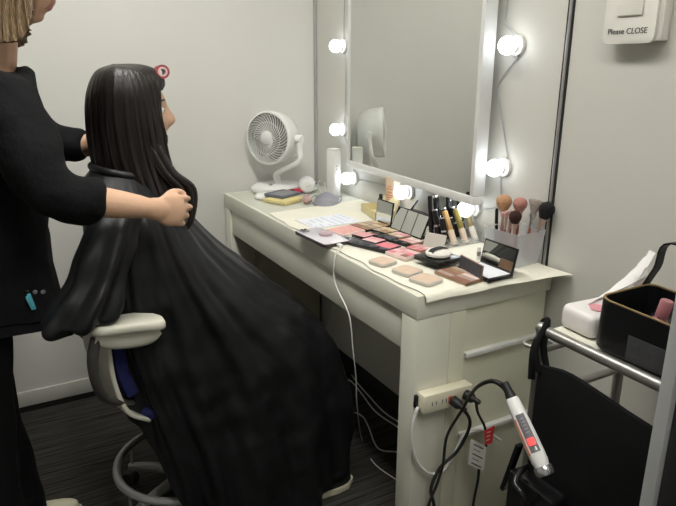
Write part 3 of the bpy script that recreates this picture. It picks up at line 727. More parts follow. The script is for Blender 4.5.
# ------------------------------------------------------------------ acrylic stand with lipsticks, mascaras and gloss tubes
stand = thing('lipstick_stand', 'clear stepped holder full of black tubes and gloss tubes below the mirror', 'holder', (.076, 1.018, ZC))
bm = B()
for i in range(3):
    box(bm, (-.068, -.055+.036*i, 0), (.062, -.053+.036*i, .030-.007*i), .0005, 1)
box(bm, (-.068, -.055, 0), (.062, .053, .0018), .0005, 1); box(bm, (-.0700, -.055, 0), (-.068, .053, .026), .0005, 1); box(bm, (.062, -.055, 0), (.064, .053, .024), .0005, 1)
box(bm, (-.068, .051, 0), (.062, .053, .016), .0005, 1)
for x in (-.030, .000, .030): box(bm, (x, -.053, .0018), (x+.0014, .051, .014), .0004, 1)
obj('holder_body', bm, 'clear', stand)
lean0 = V((.10, -.48, 1)).normalized()
def stick(kind, x, y, h, label, r_=.0086):
    t = thing(kind, label, {'lipstick': 'lipstick', 'mascara_tube': 'mascara', 'gloss_tube': 'lip gloss'}[kind], stand.location+V((x, y, .0025)), 0, {'gloss_tube': 'gloss tubes in the clear holder'}.get(kind, 'black tubes in the clear holder'))
    return t, axis_mx((0, 0, 0), {'mascara_tube': V((.03, -.12, 1)), 'lipstick': V((.06, -.26, 1)), 'gloss_tube': lean0}[kind].normalized()), r_
blk = []
rowsy = (-.040, -.012, .018)
lab_l = ['black lipstick with a silver end, first of the front row nearest the mirror lids', 'black lipstick with a silver end, second of the front row']
n_ = 0
spec = [(-.056, -.040, .098, 'm'), (-.038, -.043, .085, 'l'), (-.016, -.042, .092, 'm'), (.012, -.041, .098, 'l'), (.030, -.042, .094, 'm'), (.050, -.041, .100, 'm'),
        (-.046, -.012, .072, 'l'), (-.020, -.012, .074, 'l'), (.014, -.011, .074, 'l'), (.044, -.013, .073, 'l'), (.020, .022, .058, 'l'), (.048, .022, .060, 'l')]
pos_words = {0: 'tall black mascara in the back row at the wall end', 1: 'black lipstick with a silver end in the back row, second from the wall', 2: 'tall black mascara in the back row, third from the wall', 3: 'tall black lipstick with a silver end in the back row, fourth from the wall', 4: 'black mascara in the back row, fifth from the wall', 5: 'tall black mascara in the back row at the desk front end',
             6: 'black lipstick with a silver end in the middle row at the wall end', 7: 'black lipstick with a silver end in the middle row, second from the wall', 8: 'black lipstick with a silver end in the middle row, third from the wall', 9: 'black lipstick with a silver end in the middle row at the desk front end', 10: 'short black lipstick beside the orange gold gloss tube', 11: 'short black lipstick at the front corner of the clear holder'}
for k, (x, y, h, kd) in enumerate(spec):
    h *= 1.28
    t, mx, r_ = stick('lipstick' if kd == 'l' else 'mascara_tube', x, y, h, pos_words[k])
    if kd == 'l':
        obj('base', lathe(B(), [(.0001, 0), (r_, 0), (r_, h*.45), (.0001, h*.45)], 18, mx), 'black_plastic', t)
        obj('collar', lathe(B(), [(.0001, h*.455), (r_*.94, h*.455), (r_*.94, h*.52), (.0001, h*.52)], 18, mx), 'silver', t)
        obj('cap', lathe(B(), [(.0001, h*.525), (r_, h*.525), (r_, h*.955), (.0001, h*.955)], 18, mx), 'black_plastic', t)
        obj('end_disc', lathe(B(), [(.0001, h*.957), (r_*.97, h*.957), (r_*.97, h), (r_*.88, h*1.008), (.0001, h*1.008)], 18, mx), 'silver', t)
    else:
        obj('bottle', lathe(B(), [(.0001, 0), (r_*.8, 0), (r_*.85, .002), (r_*.85, h*.5), (.0001, h*.5)], 18, mx), 'black_plastic', t)
        obj('cap', lathe(B(), [(.0001, h*.506), (r_*.82, h*.506), (r_*.82, h*.97), (r_*.66, h), (.0001, h)], 18, mx), 'black_plastic', t)
for (x, y, cm, bmn, lab) in ((.024+.006, .040, 'gold', 'gloss_beige', 'gloss tube with an orange gold cap, nearest the desk front'), (-.012, .038, 'olive_gold', 'gloss_beige', 'gloss tube with an olive gold cap, middle one of three'), (-.052, .034, 'khaki_gold', 'gloss_clear', 'gloss tube with a khaki cap, nearest the wall')):
    t, mx, r_ = stick('gloss_tube', x, y, .08, lab); r_ = .0095
    obj('bottle', lathe(B(), [(.0001, 0), (r_, 0), (r_, .040), (r_*.8, .044), (.0001, .044)], 18, mx), bmn, t)
    obj('cap', lathe(B(), [(.0001, .0445), (r_*.93, .0445), (r_*.86, .099), (r_*.7, .102), (.0001, .102)], 18, mx), cm, t)
# slim pen leaning by the three-panel mirror, flat black case behind it
p = D(399, 222, ZC); p.x = .075
t = thing('eyebrow_pencil', 'slim dark pencil leaning against the three-panel mirror', 'pencil', (p.x, p.y, ZC+.001))
dr = V((-.25, .52, .85)).normalized(); mx = axis_mx((0, 0, .0), dr)
obj('barrel', lathe(B(), [(.0001, 0), (.0026, .006), (.0028, .07), (.0001, .07)], 10, mx), 'black_plastic', t)
obj('cap', lathe(B(), [(.0001, .0705), (.003, .0705), (.003, .092), (.0001, .093)], 10, mx), 'slate', t)
t = thing('makeup_case', 'flat black ribbed case behind the three-panel mirror', 'case', (.050, .795, ZC), 0)
bm = box(B(), (-.034, -.065, 0), (.034, .050, .030), .003); obj('case', bm, 'black_plastic', t)
bm = B()
for k in range(9): box(bm, (.0342, -.058+.012*k, .004), (.0352, -.052+.012*k, .026))
obj('ribs', bm, 'grey_plastic', t, smooth=0)
bm = box(B(), (-.030, -.061, .0305), (.030, .046, .0345), .001); obj('lid', bm, 'black_plastic', t)

# ------------------------------------------------------------------ brush pot and brushes
pot = thing('brush_pot', 'frosted plastic pot full of make-up brushes at the desk end', 'pot', (.064, 1.243, ZC), math.radians(4))
def frust(w0, d0, w1, d1, h, z0=0, n=4): 
    t = B(); a = [t.verts.new((x, y, z0)) for x, y in rrect(w0, d0, .012, n)]; c = [t.verts.new((x, y, h)) for x, y in rrect(w1, d1, .012, n)]
    return t, a, c
t_, a, c = frust(.094, .100, .110, .122, .090); n = len(a); t2_, a2, c2 = frust(.089, .095, .105, .117, .090, .004)
bm = B()
lo_ = [[bm.verts.new(v.co) for v in q] for q in (a, c, c2, a2)]
t_.free(); t2_.free()
for r0, r1 in zip(lo_, lo_[1:]):
    for i in range(n): bm.faces.new((r0[i], r0[(i+1) % n], r1[(i+1) % n], r1[i]))
bm.faces.new(lo_[0][::-1]); bm.faces.new(lo_[3])
obj('pot_body', bm, 'frosted', pot)
def brush(x0, y0, tx, ty, tz, hr, hl, head, label, kind='fluffy', handle='wood_handle', hw=.0042):
    """brush standing in the pot: foot (x0,y0), tip of the ferrule at (tx,ty,tz) in pot coordinates"""
    hr *= 1.12; hl *= 1.1
    o = V((x0, y0, .006)); e = V((tx, ty, tz+.010)); dv = e-o; ln = dv.length
    t = thing('makeup_brush', label, 'brush', pot.matrix_basis @ o, pot.rotation_euler.z, 'make-up brushes in the pot')
    mx = axis_mx((0, 0, 0), dv)
    obj('handle', lathe(B(), [(.0001, 0), (hw*.6, .001), (hw, ln*.3), (hw*.95, ln*.7), (.0001, ln*.7)], 14, mx), handle, t)
    obj('ferrule', lathe(B(), [(.0001, ln*.7), (hw*1.0, ln*.7), (hw*1.1, ln*.85), (max(hw*1.2, hr*.55), ln), (.0001, ln)], 16, mx), 'ferrule' if kind != 'fan' else 'silver', t)
    pf = {'fluffy': [(.0001, ln), (hr*.55, ln), (hr*.9, ln+hl*.35), (hr, ln+hl*.6), (hr*.8, ln+hl*.85), (hr*.4, ln+hl*.98), (.0001, ln+hl)],
          'fan': [(.0001, ln), (hr*.35, ln), (hr*.7, ln+hl*.5), (hr, ln+hl*.9), (hr*.85, ln+hl), (.0001, ln+hl*.98)],
          'flat': [(.0001, ln), (hr*.6, ln), (hr, ln+hl*.5), (hr*.8, ln+hl*.9), (.0001, ln+hl)]}[kind]
    bm = lathe(B(), pf, 24, mx @ (Matrix.Diagonal((.45, 1, 1, 1)) if kind == 'fan' else Matrix.Identity(4)))
    for v in bm.verts:
        if (v.co-mx @ V((0, 0, ln))).length > hl*.3: v.co += (v.co-mx @ V((0, 0, ln+hl*.5)))*.05*noise.noise(v.co*300)
    obj('bristles', bm, head, t)
brush(.028, -.020, .016, -.030, 0.124, .0185, .036, 'brush_tan', 'large round tan brush at the back left of the pot')
brush(-.022, -.012, -.018, -.006, 0.122, .0170, .032, 'brush_rose', 'round dusky rose brush behind the small pink brushes')
brush(-.028, .012, -.034, .026, 0.118, .017, .034, 'brush_grey', 'flared grey brush beside the big black brush', 'fan')
brush(-.020, .030, -.038, .056, 0.112, .018, .040, 'brush_black', 'big black powder brush leaning to the right')
brush(.034, .026, .028, .022, 0.100, .0145, .030, 'brush_brown', 'dark brown brush low at the front of the pot')
for k, (x, y, z) in enumerate(((.036, -.012, .110), (.030, -.004, .114), (.022, .006, .118), (.032, .010, .106))):
    brush(x-.004, y-.012, x, y, z, .0060, .014, 'brush_pink', ['small pink brush nearest the tan brush', 'small pink brush, second from the tan brush', 'small pink brush, tallest before the rose brush', 'small pink brush beside the dark brown brush'][k], 'flat', 'wood_handle', .0034)
o = V((.020, -.040, .006))
t = thing('eyeliner_pen', 'black eyeliner pen at the left side of the brush pot', 'pen', pot.matrix_basis @ o, pot.rotation_euler.z)
mx = axis_mx((0, 0, 0), (.02, -.05, 1))
obj('barrel', lathe(B(), [(.0001, 0), (.0036, 0), (.0046, .02), (.0046, .085), (.0001, .085)], 14, mx), 'black_plastic', t)
obj('ring', lathe(B(), [(.0001, .0855), (.0042, .0855), (.0042, .089), (.0001, .089)], 14, mx), 'silver', t)
obj('cap', lathe(B(), [(.0001, .0895), (.0046, .0895), (.0044, .126), (.003, .130), (.0001, .130)], 14, mx), 'black_plastic', t)
# ------------------------------------------------------------------ power strip, cords and curling iron at the desk end
YE = L-.001
a, b_ = at(420, 403, 1, YE+.016), at(468, 390, 1, YE+.016)
c = (a+b_)/2; dv = b_-a
t = thing('power_strip', 'ivory power strip fixed to the end of the desk', 'power strip', (c.x, YE, c.z), 0)
tilt = math.atan2(dv.z, -dv.x)
RM = Matrix.Rotation(tilt, 4, 'Y')               # local x = -(towards the wall)
W_ = dv.length
def ps(bm): bmesh.ops.transform(bm, matrix=RM, verts=bm.verts); return bm
obj('case', ps(box(B(), (-W_/2, .0005, -.024), (W_/2, .032, .024), .004)), 'strip_ivory', t)
bm = B()
for x in (W_/2-.030, W_/2-.060):
    for s_ in (-.006, .006): box(bm, (x-.001+s_, .0318, -.006), (x+.001+s_, .0326, .004))
obj('outlets', ps(bm), 'ink', t, smooth=0)
obj('switch', ps(box(B(), (W_/2-.082, .0322, -.009), (W_/2-.071, .037, .009), .002)), 'switch_red', t)
obj('bracket', ps(box(B(), (W_/2+.0003, .0005, -.016), (W_/2+.008, .010, .016), .001)), 'black_plastic', t)
def wp(x, y, z): return t.location + RM @ V((x, y, z))
pl = [wp(-.012, .033, -.004), wp(-.050, .033, .002)]
# cords
def cord(name, pts, r_, material, label, group=None, cat='cord', plug=None):
    if plug is None: return tag(obj(name, tube(B(), pts, r_, 10), material, world=True), label, cat, group)
    o = thing(name, label, cat, pts[0], 0, group)
    obj('wire', tube(B(), pts, r_, 10), material, o, world=True)
    d_ = (pts[1]-pts[0]).normalized()
    obj('plug', lathe(B(), [(.0001, 0), (.0125, 0), (.0130, .004), (.0125, .020), (.007, .027), (.0055, .042), (.0001, .042)], 20, axis_mx(pts[0], d_)), plug, o, world=True)
    return o
f = lambda u, v, y: at(u, v, 1, y)
cord('electric_cable', [pl[0], pl[0]+V((-.004, .03, -.006)), f(470, 424, 1.385), f(458, 450, 1.37), f(440, 468, 1.362), f(431, 489, 1.365), f(434, 506, 1.37), f(436, 540, 1.38)], .0042, 'black_rubber', 'thick black cord from the power strip drooping down the desk end', 'black cords', plug='black_rubber')
cord('electric_cable', [pl[1], pl[1]+V((-.008, .026, -.004)), f(478, 413, 1.375), f(485, 428, 1.365), f(486, 446, 1.362), f(480, 462, 1.36), f(478, 480, 1.36), f(474, 500, 1.36), f(470, 530, 1.37)], .0035, 'black_rubber', 'black cord with red and white tags hanging from the power strip', 'black cords', plug='black_rubber')
cord('electric_cable', [f(510, 396, 1.60), f(503, 386, 1.59), f(492, 381, 1.57), f(480, 385, 1.53), f(472, 393, 1.47), f(462, 410, 1.42), f(447, 436, 1.39), f(443, 464, 1.385), f(437, 484, 1.38), f(429, 504, 1.38), f(424, 530, 1.38)], [.0062, .0060, .0048, .0042, .0038, .0035, .0035, .0035, .0035, .0035, .0035], 'black_rubber', 'black cord arching from the curling iron down past the power strip', 'black cords')
cord('electric_cable', [wp(W_/2, .016, -.008)+V((.004, 0, -.002)), f(416, 412, 1.346), f(412, 430, 1.345), f(413, 450, 1.345), f(420, 466, 1.345), f(432, 474, 1.345), f(446, 468, 1.350), f(458, 446, 1.353), f(464, 435, 1.355), f(482, 430, 1.349), f(500, 440, 1.35)], .0040, 'cable_white', 'white cord looping from the left of the power strip')
# tags on the cord
def quad_tag(name, px, y, th, material, label):
    pts = [at(u, v, 1, y) for u, v in px]; c_ = sum(pts, V())/4
    o = thing(name, label, 'tag', c_)
    tt = B(); va = [tt.verts.new(p_-c_+V((0, th/2, 0))) for p_ in pts]; vb = [tt.verts.new(p_-c_-V((0, th/2, 0))) for p_ in pts]
    tt.faces.new(va); tt.faces.new(vb[::-1])
    for i in range(4): tt.faces.new((va[i], vb[i], vb[(i+1) % 4], va[(i+1) % 4]))
    obj('label_sheet', tt, material, o, smooth=0)
    return o, pts, c_
o, pts, c_ = quad_tag('cord_tag', [(484.5, 431), (494.5, 425.5), (492, 443), (485, 445)], 1.374, .0012, 'tag_red', 'small red tag on the black cord')
bm = B()
for k in range(3):
    p_ = at(489.0-.6*k, 432+4*k, 1, 1.3753)-c_; box(bm, (p_.x-.006, p_.y-.0002, p_.z-.0012), (p_.x+.006, p_.y+.0002, p_.z+.0012))
obj('print', bm, 'tag_white', o, smooth=0)
o, pts, c_ = quad_tag('cord_tag', [(471, 439), (486.5, 447), (483.5, 471), (468, 464)], 1.372, .0012, 'tag_white', 'white printed tag on the black cord under the red tag')
bm = B()
for k, (u0, u1) in enumerate(((474, 483), (473.5, 480), (472.5, 482.5), (472, 479), (471.5, 481))):
    a, b_ = at(u0, 444.2+4.6*k, 1, 1.3728)-c_, at(u1, 444.2+4.6*k+(u1-u0)*.5, 1, 1.3728)-c_
    tube(bm, [a, b_], .0009 if k % 2 else .0015, 5, smooth=False)
obj('print', bm, 'ink', o, smooth=0)

# ------------------------------------------------------------------ cart
cx0, cx1, cy0, cy1, cz = .105, .357, 1.625, 2.12, .80
cart = thing('steel_cart', 'tubular steel cart with bags standing at the desk end', 'cart', ((cx0+cx1)/2, (cy0+cy1)/2, 0))
R_ = .0105
for (x, y, r_) in ((cx1, cy0, R_), (cx0, cy0, R_), (cx1, cy1, R_), (cx0, cy1, R_)):
    obj('post', tube(B(), [(x, y, .055), (x, y, cz)], r_, 16, smooth=False), 'steel', cart, world=True)
    bm = lathe(B(), [(.0001, -.010), (.022, -.010), (.025, -.006), (.025, .006), (.022, .010), (.0001, .010)], 20, Matrix.Translation((x, y, .0255)) @ Matrix.Rotation(PI/2, 4, 'X')); obj('caster', bm, 'black_rubber', cart, world=True)
    obj('post_cap', sph(B(), (x, y, cz+.002), .0125, 16, 10), 'steel', cart, world=True)
for x in (cx0, cx1): obj('top_rail', tube(B(), [(x, cy0, cz), (x, cy1, cz)], R_, 16, smooth=False), 'steel', cart, world=True)
for y in (cy0, cy1): obj('cross_bar', tube(B(), [(cx0, y, cz-.045), (cx1, y, cz-.045)], .0065, 12, smooth=False), 'steel', cart, world=True)
for z in (.655, .25):
    for y in (cy0, cy1): obj('cross_bar', tube(B(), [(cx0, y, z), (cx1, y, z)], .0085, 12, smooth=False), 'steel', cart, world=True)
    obj('back_rail', tube(B(), [(cx0, cy0, z), (cx0, cy1, z)], .007, 12, smooth=False), 'steel', cart, world=True)
obj('shelf', box(B(), (cx0+.010, cy0+.008, cz-.006), (cx1-.0108, cy1-.008, cz+.001), .001), 'cream_plastic', cart, world=True)
obj('shelf', box(B(), (cx0+.009, cy0+.009, .245), (cx1-.011, cy1-.009, .252), .001), 'cream_plastic', cart, world=True)
obj('towel_ring', tube(B(), [(cx1-.004, cy0-.006, cz-.045), (cx1+.004, cy0-.035, cz-.044), (cx1-.022, cy0-.048, cz-.045), (cx1-.05, cy0-.035, cz-.046), (cx1-.05, cy0-.006, cz-.045)], .0042, 10), 'steel', cart, world=True)
# tissue pack
tp = thing('tissue_pack', 'white and pink soft tissue pack with a tissue pulled up, on the cart', 'tissues', (.222, 1.675, cz+.0015), math.radians(-3))
bm = box(B(), (-.098, -.040, 0), (.100, .040, .046), .013, 4)
for v in bm.verts: v.co.z += (.004*noise.noise(v.co*30))*(v.co.z > .02); v.co.z = max(.0002, v.co.z)
obj('wrapper', bm, 'tissue_wrap', tp, smooth=80)
bm = B(); rnd = random.Random(3)
def blob(cx, cy, rx, ry, z):
    n_ = 14; v_ = [bm.verts.new((cx+rx*math.cos(2*PI*i/n_)*(.8+.3*rnd.random()), cy+ry*math.sin(2*PI*i/n_)*(.8+.3*rnd.random()), z)) for i in range(n_)]; bm.faces.new(v_)
blob(-.050, .012, .048, .026, .0475); blob(.030, .010, .042, .024, .0476); blob(-.02, -.018, .025, .012, .0477)
for (cx_, cz_, rr_) in ((-.06, .026, .014), (-.015, .022, .016), (.03, .028, .010)):
    v_ = [bm.verts.new((cx_+rr_*1.6*math.cos(2*PI*i/12), .0412, cz_+rr_*math.sin(2*PI*i/12))) for i in range(12)]; bm.faces.new(v_)
obj('pink_print', evaluated(to_mesh(bm), [('SOLIDIFY', {'thickness': .0006, 'offset': 1})]), 'tissue_pink', tp, smooth=0)
bm = B(); g = []
for j in range(9):
    f_ = j/8; row = []
    for i in range(13):
        a = i/12*2-1
        row.append(bm.verts.new((.0-.070*f_+.062*a*(1-.80*f_), .014*math.sin(a*5+f_*3)*(1-f_*.3)+.006*f_, .046+.088*f_*(1-.18*a*a-.22*a))))
    g.append(row)
for p_, q_ in zip(g, g[1:]):
    for i in range(12): bm.faces.new((p_[i], p_[i+1], q_[i+1], q_[i]))
obj('tissue', evaluated(to_mesh(bm), [('SOLIDIFY', {'thickness': .0012})]), 'tissue', tp)
# cosmetic bag
cb = thing('cosmetic_bag', 'open black leather cosmetic bag with a gold zip, on the cart', 'bag', (.268, 1.840, cz+.0015), 0)
wx, wy, hh = .074, .116, .092
def ring_rr(w, dd, r_, z): return [V((x, y, z)) for x, y in rrect(w, dd, r_, 6)]
bm = B()
outer = [ring_rr(2*wx-.012, 2*wy-.012, .018, 0), ring_rr(2*wx, 2*wy, .022, .008), ring_rr(2*wx, 2*wy, .022, .05), ring_rr(2*wx-.002, 2*wy-.002, .022, hh), ring_rr(2*wx-.010, 2*wy-.010, .020, hh), ring_rr(2*wx-.012, 2*wy-.012, .018, .010)]
vv = [[bm.verts.new(p_+V((0, 0, .004*math.sin(p_.y*40) if q in (3, 4) else 0))) for p_ in r_] for q, r_ in enumerate(outer)]
n = len(vv[0])
for r0, r1 in zip(vv, vv[1:]):
    for i in range(n): bm.faces.new((r0[i], r0[(i+1) % n], r1[(i+1) % n], r1[i]))
bm.faces.new(vv[0][::-1]); bm.faces.new(vv[-1])
obj('bag_body', bm, 'black_leather', cb, smooth=60)
zp = [p_+V((0, 0, .0015+.004*math.sin(p_.y*40))) for p_ in ring_rr(2*wx-.006, 2*wy-.006, .021, hh)]
obj('zip', tube(B(), zp, .0020, 8, smooth=False, closed=True), 'zip_gold', cb)
bm = box(B(), (wx+.0003, -.045, .008), (wx+.0022, wy-.02, .052), .0008); obj('front_pocket', bm, 'bag_grey', cb)
bm = B(); g = []
for f_, p_ in enumerate(crom([at(630, 306, 0, .212)-cb.location, at(640, 291, 0, .212)-cb.location, at(656, 268, 0, .214)-cb.location, at(674, 242, 0, .218)-cb.location, (-.048, .085, hh+.075), (-.045, .107, hh-.02)], 6)):
    g.append([bm.verts.new(p_+V((s_*.010, 0, 0))) for s_ in (-1, 1)])
for p_, q_ in zip(g, g[1:]): bm.faces.new((p_[0], p_[1], q_[1], q_[0]))
obj('strap', evaluated(to_mesh(bm), [('SOLIDIFY', {'thickness': .003})]), 'black_leather', cb)
t = thing('bottle', 'dusty pink bottle sticking out of the cosmetic bag', 'bottle', cb.location+V((.036, -.034, .011)))
mx = axis_mx((0, 0, 0), (-.1, .15, 1))
obj('bottle', lathe(B(), [(.0001, 0), (.013, .001), (.013, .068), (.008, .074), (.0001, .074)], 20, mx), 'pink_bottle', t)
obj('cap', lathe(B(), [(.0001, .0745), (.0105, .0745), (.0105, .102), (.009, .104), (.0001, .104)], 20, mx), 'pink_bottle', t)
t = thing('makeup_case', 'shiny black case lying in the cosmetic bag', 'case', cb.location+V((-.030, -.055, .011)), .3)
obj('case', box(B(), (-.035, -.022, 0), (.035, .022, .052), .006), 'black_plastic', t)
obj('clasp', box(B(), (-.008, -.0235, .036), (.008, -.0222, .046), .0005), 'silver', t)
# black tote hanging from the cart
tb = thing('tote_bag', 'big black canvas bag hanging on the front of the cart', 'bag', (.415, 1.80, .28))
cols = []
bm = B(); NX, NZ = 18, 16; fr, bk = [], []
for j in range(NZ+1):
    f_ = j/NZ; r1, r2 = [], []
    for i in range(NX+1):
        g_ = i/NX; y = 1.664+.42*g_+.018*(f_-.5)*(1 if i < NX/2 else -.2)
        top = .757-.035*max(0, g_-.18)**1.1*1.6+.020*math.exp(-((g_-.02)/.10)**2)*0-.012*(1-min(1, g_*8))
        z = top-(top-.30)*f_
        puff = math.sin(PI*min(1, f_*1.02))**.6*math.sin(PI*(.04+.92*g_))**.5
        wv = .006*noise.noise(V((g_*4, f_*3, 1)))*puff
        r1.append(bm.verts.new((.388+.030*puff+wv, y, z))); r2.append(bm.verts.new((.378-.003*puff, y, z)))
    fr.append(r1); bk.append(r2)
for j in range(NZ):
    for i in range(NX):
        bm.faces.new((fr[j][i], fr[j][i+1], fr[j+1][i+1], fr[j+1][i])); bm.faces.new((bk[j][i+1], bk[j][i], bk[j+1][i], bk[j+1][i+1]))
for i in range(NX):
    bm.faces.new((fr[0][i+1], fr[0][i], bk[0][i], bk[0][i+1])); bm.faces.new((fr[NZ][i], fr[NZ][i+1], bk[NZ][i+1], bk[NZ][i]))
for j in range(NZ):
    bm.faces.new((fr[j][0], fr[j+1][0], bk[j+1][0], bk[j][0])); bm.faces.new((fr[j+1][NX], fr[j][NX], bk[j][NX], bk[j+1][NX]))
obj('bag_body', bm, 'black_canvas', tb, world=True, smooth=60)
for dx in (.372, .393):
    bm = tube(B(), [(dx, 1.660, .735), (dx-.004, 1.643, .775), (.352, 1.632, .817), (.342, 1.612, .806), (.345, 1.609, .78), (.36, 1.612, .75), (.375, 1.628, .70)], [.006, .0065, .006, .006, .006, .0065, .007], 10, 6)
    obj('strap', bm, 'black_canvas', tb, world=True)
# holder for the iron, clipped on the front of the bag
hp = at(538, 478, 0, .446)
hl = thing('iron_holder', 'black holder clipped to the black bag, carrying the curling iron', 'holder', hp)
bm = B()
iron_a, iron_b = at(511.5, 398, 0, .475), at(542, 466, 0, .475)
ia = (iron_b-iron_a).normalized()
side = ia.cross(V((1, 0, 0))).normalized()
box(bm, (-.012, -.055, -.105), (.018, .050, -.012), .004)
obj('cup', bm, 'black_plastic', hl)
bm = B()
box(bm, (-.012, -.066, -.10), (.003, -.057, .022), .002, 2, Matrix.Rotation(math.radians(-14), 4, 'X')); box(bm, (-.028, -.03, -.08), (-.0125, .04, -.02), .002)
obj('clip', bm, 'black_plastic', hl)
bm = tube(B(), [(.0, -.028, .006), (.020, -.022, .008), (.044, -.012, -.002), (.046, .006, -.010), (.040, .012, -.030), (.016, .004, -.050)], .0055, 10, 6); obj('hook', bm, 'black_plastic', hl)
ir = thing('curling_iron', 'white curling iron with a red lit display in the black holder', 'curling iron', iron_a)
mx = frame_mx((0, 0, 0), ia, V((1, 0, 0))) @ Matrix.Rotation(PI/2, 4, 'Y')     # lathe z along the iron
Ln = (iron_b-iron_a).length
obj('handle', lathe(B(), [(.0001, 0), (.0112, 0), (.0125, .006), (.0142, Ln*.45), (.0150, Ln*.8), (.0148, Ln*.93), (.0125, Ln), (.0001, Ln)], 28, mx), 'white_plastic', ir)
obj('end_ring', lathe(B(), [(.0001, Ln+.0003), (.0150, Ln+.0003), (.0165, Ln+.004), (.0165, Ln+.012), (.0145, Ln+.016), (.0001, Ln+.016)], 28, mx), 'silver', ir)
obj('cord_sleeve', lathe(B(), [(.0001, -.030), (.0062, -.030), (.0080, -.012), (.0100, -.001), (.0001, -.0005)], 20, mx), 'black_rubber', ir)
# control panel and stripe: curved shells on the side facing the room
def shell(z0, z1, a0, a1, rr, th=.0008):
    t_ = B(); rows_ = []
    for j in range(9):
        z = z0+(z1-z0)*j/8
        rb = .0125+(.0142-.0125)*min(1, z/(Ln*.45)) if z < Ln*.45 else .0142+(.0150-.0142)*min(1, (z-Ln*.45)/(Ln*.35))
        rows_.append([t_.verts.new((mx @ V(((rb+rr)*math.cos(a0+(a1-a0)*i/8), (rb+rr)*math.sin(a0+(a1-a0)*i/8), z)))) for i in range(9)])
    for p_, q_ in zip(rows_, rows_[1:]):
        for i in range(8): t_.faces.new((p_[i], p_[i+1], q_[i+1], q_[i]))
    return evaluated(to_mesh(t_), [('SOLIDIFY', {'thickness': th})])
toC = (mx.to_3x3().inverted() @ (CAM-iron_a)); ac = math.atan2(toC.y, toC.x)
pn = obj('control_panel', shell(Ln*.25, Ln*.80, ac-.62, ac+.50, .0006), 'iron_grey', ir)
obj('display', shell(Ln*.60, Ln*.70, ac-.42, ac+.34, .0016), 'led_red', pn)
obj('button', shell(Ln*.73, Ln*.785, ac-.30, ac+.20, .0018), 'silver', pn)
bm = B()
for k in range(5): bm.from_mesh(shell(Ln*(.31+.05*k), Ln*(.325+.05*k), ac-.30, ac+.16, .0012, .0003))
obj('panel_marks', bm, 'ink_grey', pn)
s1 = (ac+.72, ac+.95) if (mx.to_3x3() @ V((math.cos(ac+.8), math.sin(ac+.8), 0))).dot(side*1) * side.y > 0 else (ac-1.0, ac-.75)
obj('accent_stripe', shell(Ln*.30, Ln*.82, *s1, .0006), 'iron_orange', ir)
# ------------------------------------------------------------------ people
def head_bm(lift=0):
    """head facing +x, centre at the middle of the skull, chin at z -.115, crown at +.115"""
    bm = B(); bmesh.ops.create_icosphere(bm, subdivisions=5, radius=1)
    def g(p, c, s): return math.exp(-(((p.x-c[0])/s[0])**2+((p.y-c[1])/s[1])**2+((p.z-c[2])/s[2])**2))
    for v in bm.verts:
        n_ = v.co.copy(); x, y, z = n_
        p = V((x*.094, y*.074, z*.115))
        if z < 0:                                   # jaw: narrower, pulled forward; nape tucked in
            k = min(1, -z*1.15)
            p.y *= 1-.36*k**1.5
            if x < 0: p.x *= 1-.52*k**1.1
            else: p.x *= 1+.0*k
            p.x += .010*k
        if x > 0 and -.55 < z < .55: p.x -= .006*(abs(y) < .5)*0
        if x > .2:
            p.x += .0225*g(p, (.095, 0, -.020), (.05, .011, .016)) + .013*g(p, (.095, 0, .002), (.05, .009, .018))     # nose
            p.x += .0075*g(p, (.09, 0, -.056), (.05, .019, .006)) + .0070*g(p, (.09, 0, -.069), (.05, .017, .006))       # lips
            p.x -= .003*g(p, (.09, 0, -.0625), (.05, .022, .0022))
            p.x += .010*g(p, (.08, 0, -.098), (.05, .022, .014))                                                      # chin
            p.x -= .005*g(p, (.085, 0, -.082), (.05, .024, .006))
            p.x += .004*g(p, (.09, 0, .034), (.05, .040, .012))                                                       # brow
            for s_ in (-1, 1):
                p.x -= .0085*g(p, (.085, s_*.031, .010), (.05, .014, .011))
                p.x += .0035*g(p, (.08, s_*.040, -.022), (.05, .018, .018))
        v.co = p
    for s_ in (-1, 1):                              # ears
        t = B(); bmesh.ops.create_uvsphere(t, u_segments=16, v_segments=10, radius=1)
        for v in t.verts:
            q = V((v.co.x*.017, v.co.y*.007, v.co.z*.030)); q.x += -.006*(q.z > .01)
            v.co = q+V((-.004, s_*(.071+.25*max(0, -q.x)), -.004))
        merge(bm, t)
    return bm
def keep_main(me):
    bm = B(); bm.from_mesh(me); seen = set(); best = []
    for v in bm.verts:
        if v in seen: continue
        st, comp = [v], []; seen.add(v)
        while st:
            q = st.pop(); comp.append(q)
            for e_ in q.link_edges:
                w_ = e_.other_vert(q)
                if w_ not in seen: seen.add(w_); st.append(w_)
        if len(comp) > len(best): best = comp
    keep = set(best); bmesh.ops.delete(bm, geom=[v for v in bm.verts if v not in keep], context='VERTS')
    bm.to_mesh(me); bm.free(); return me
def body_mesh(parts, voxel=.0038, smooth=4):
    """fuse overlapping pieces into one continuous surface"""
    bm = B()
    for p in parts:
        if isinstance(p, bmesh.types.BMesh): merge(bm, p)
        else: bm.from_mesh(p)
    me = to_mesh(bm)
    return keep_main(evaluated(me, [('REMESH', {'mode': 'VOXEL', 'voxel_size': voxel}), ('SMOOTH', {'factor': .5, 'iterations': smooth})]))
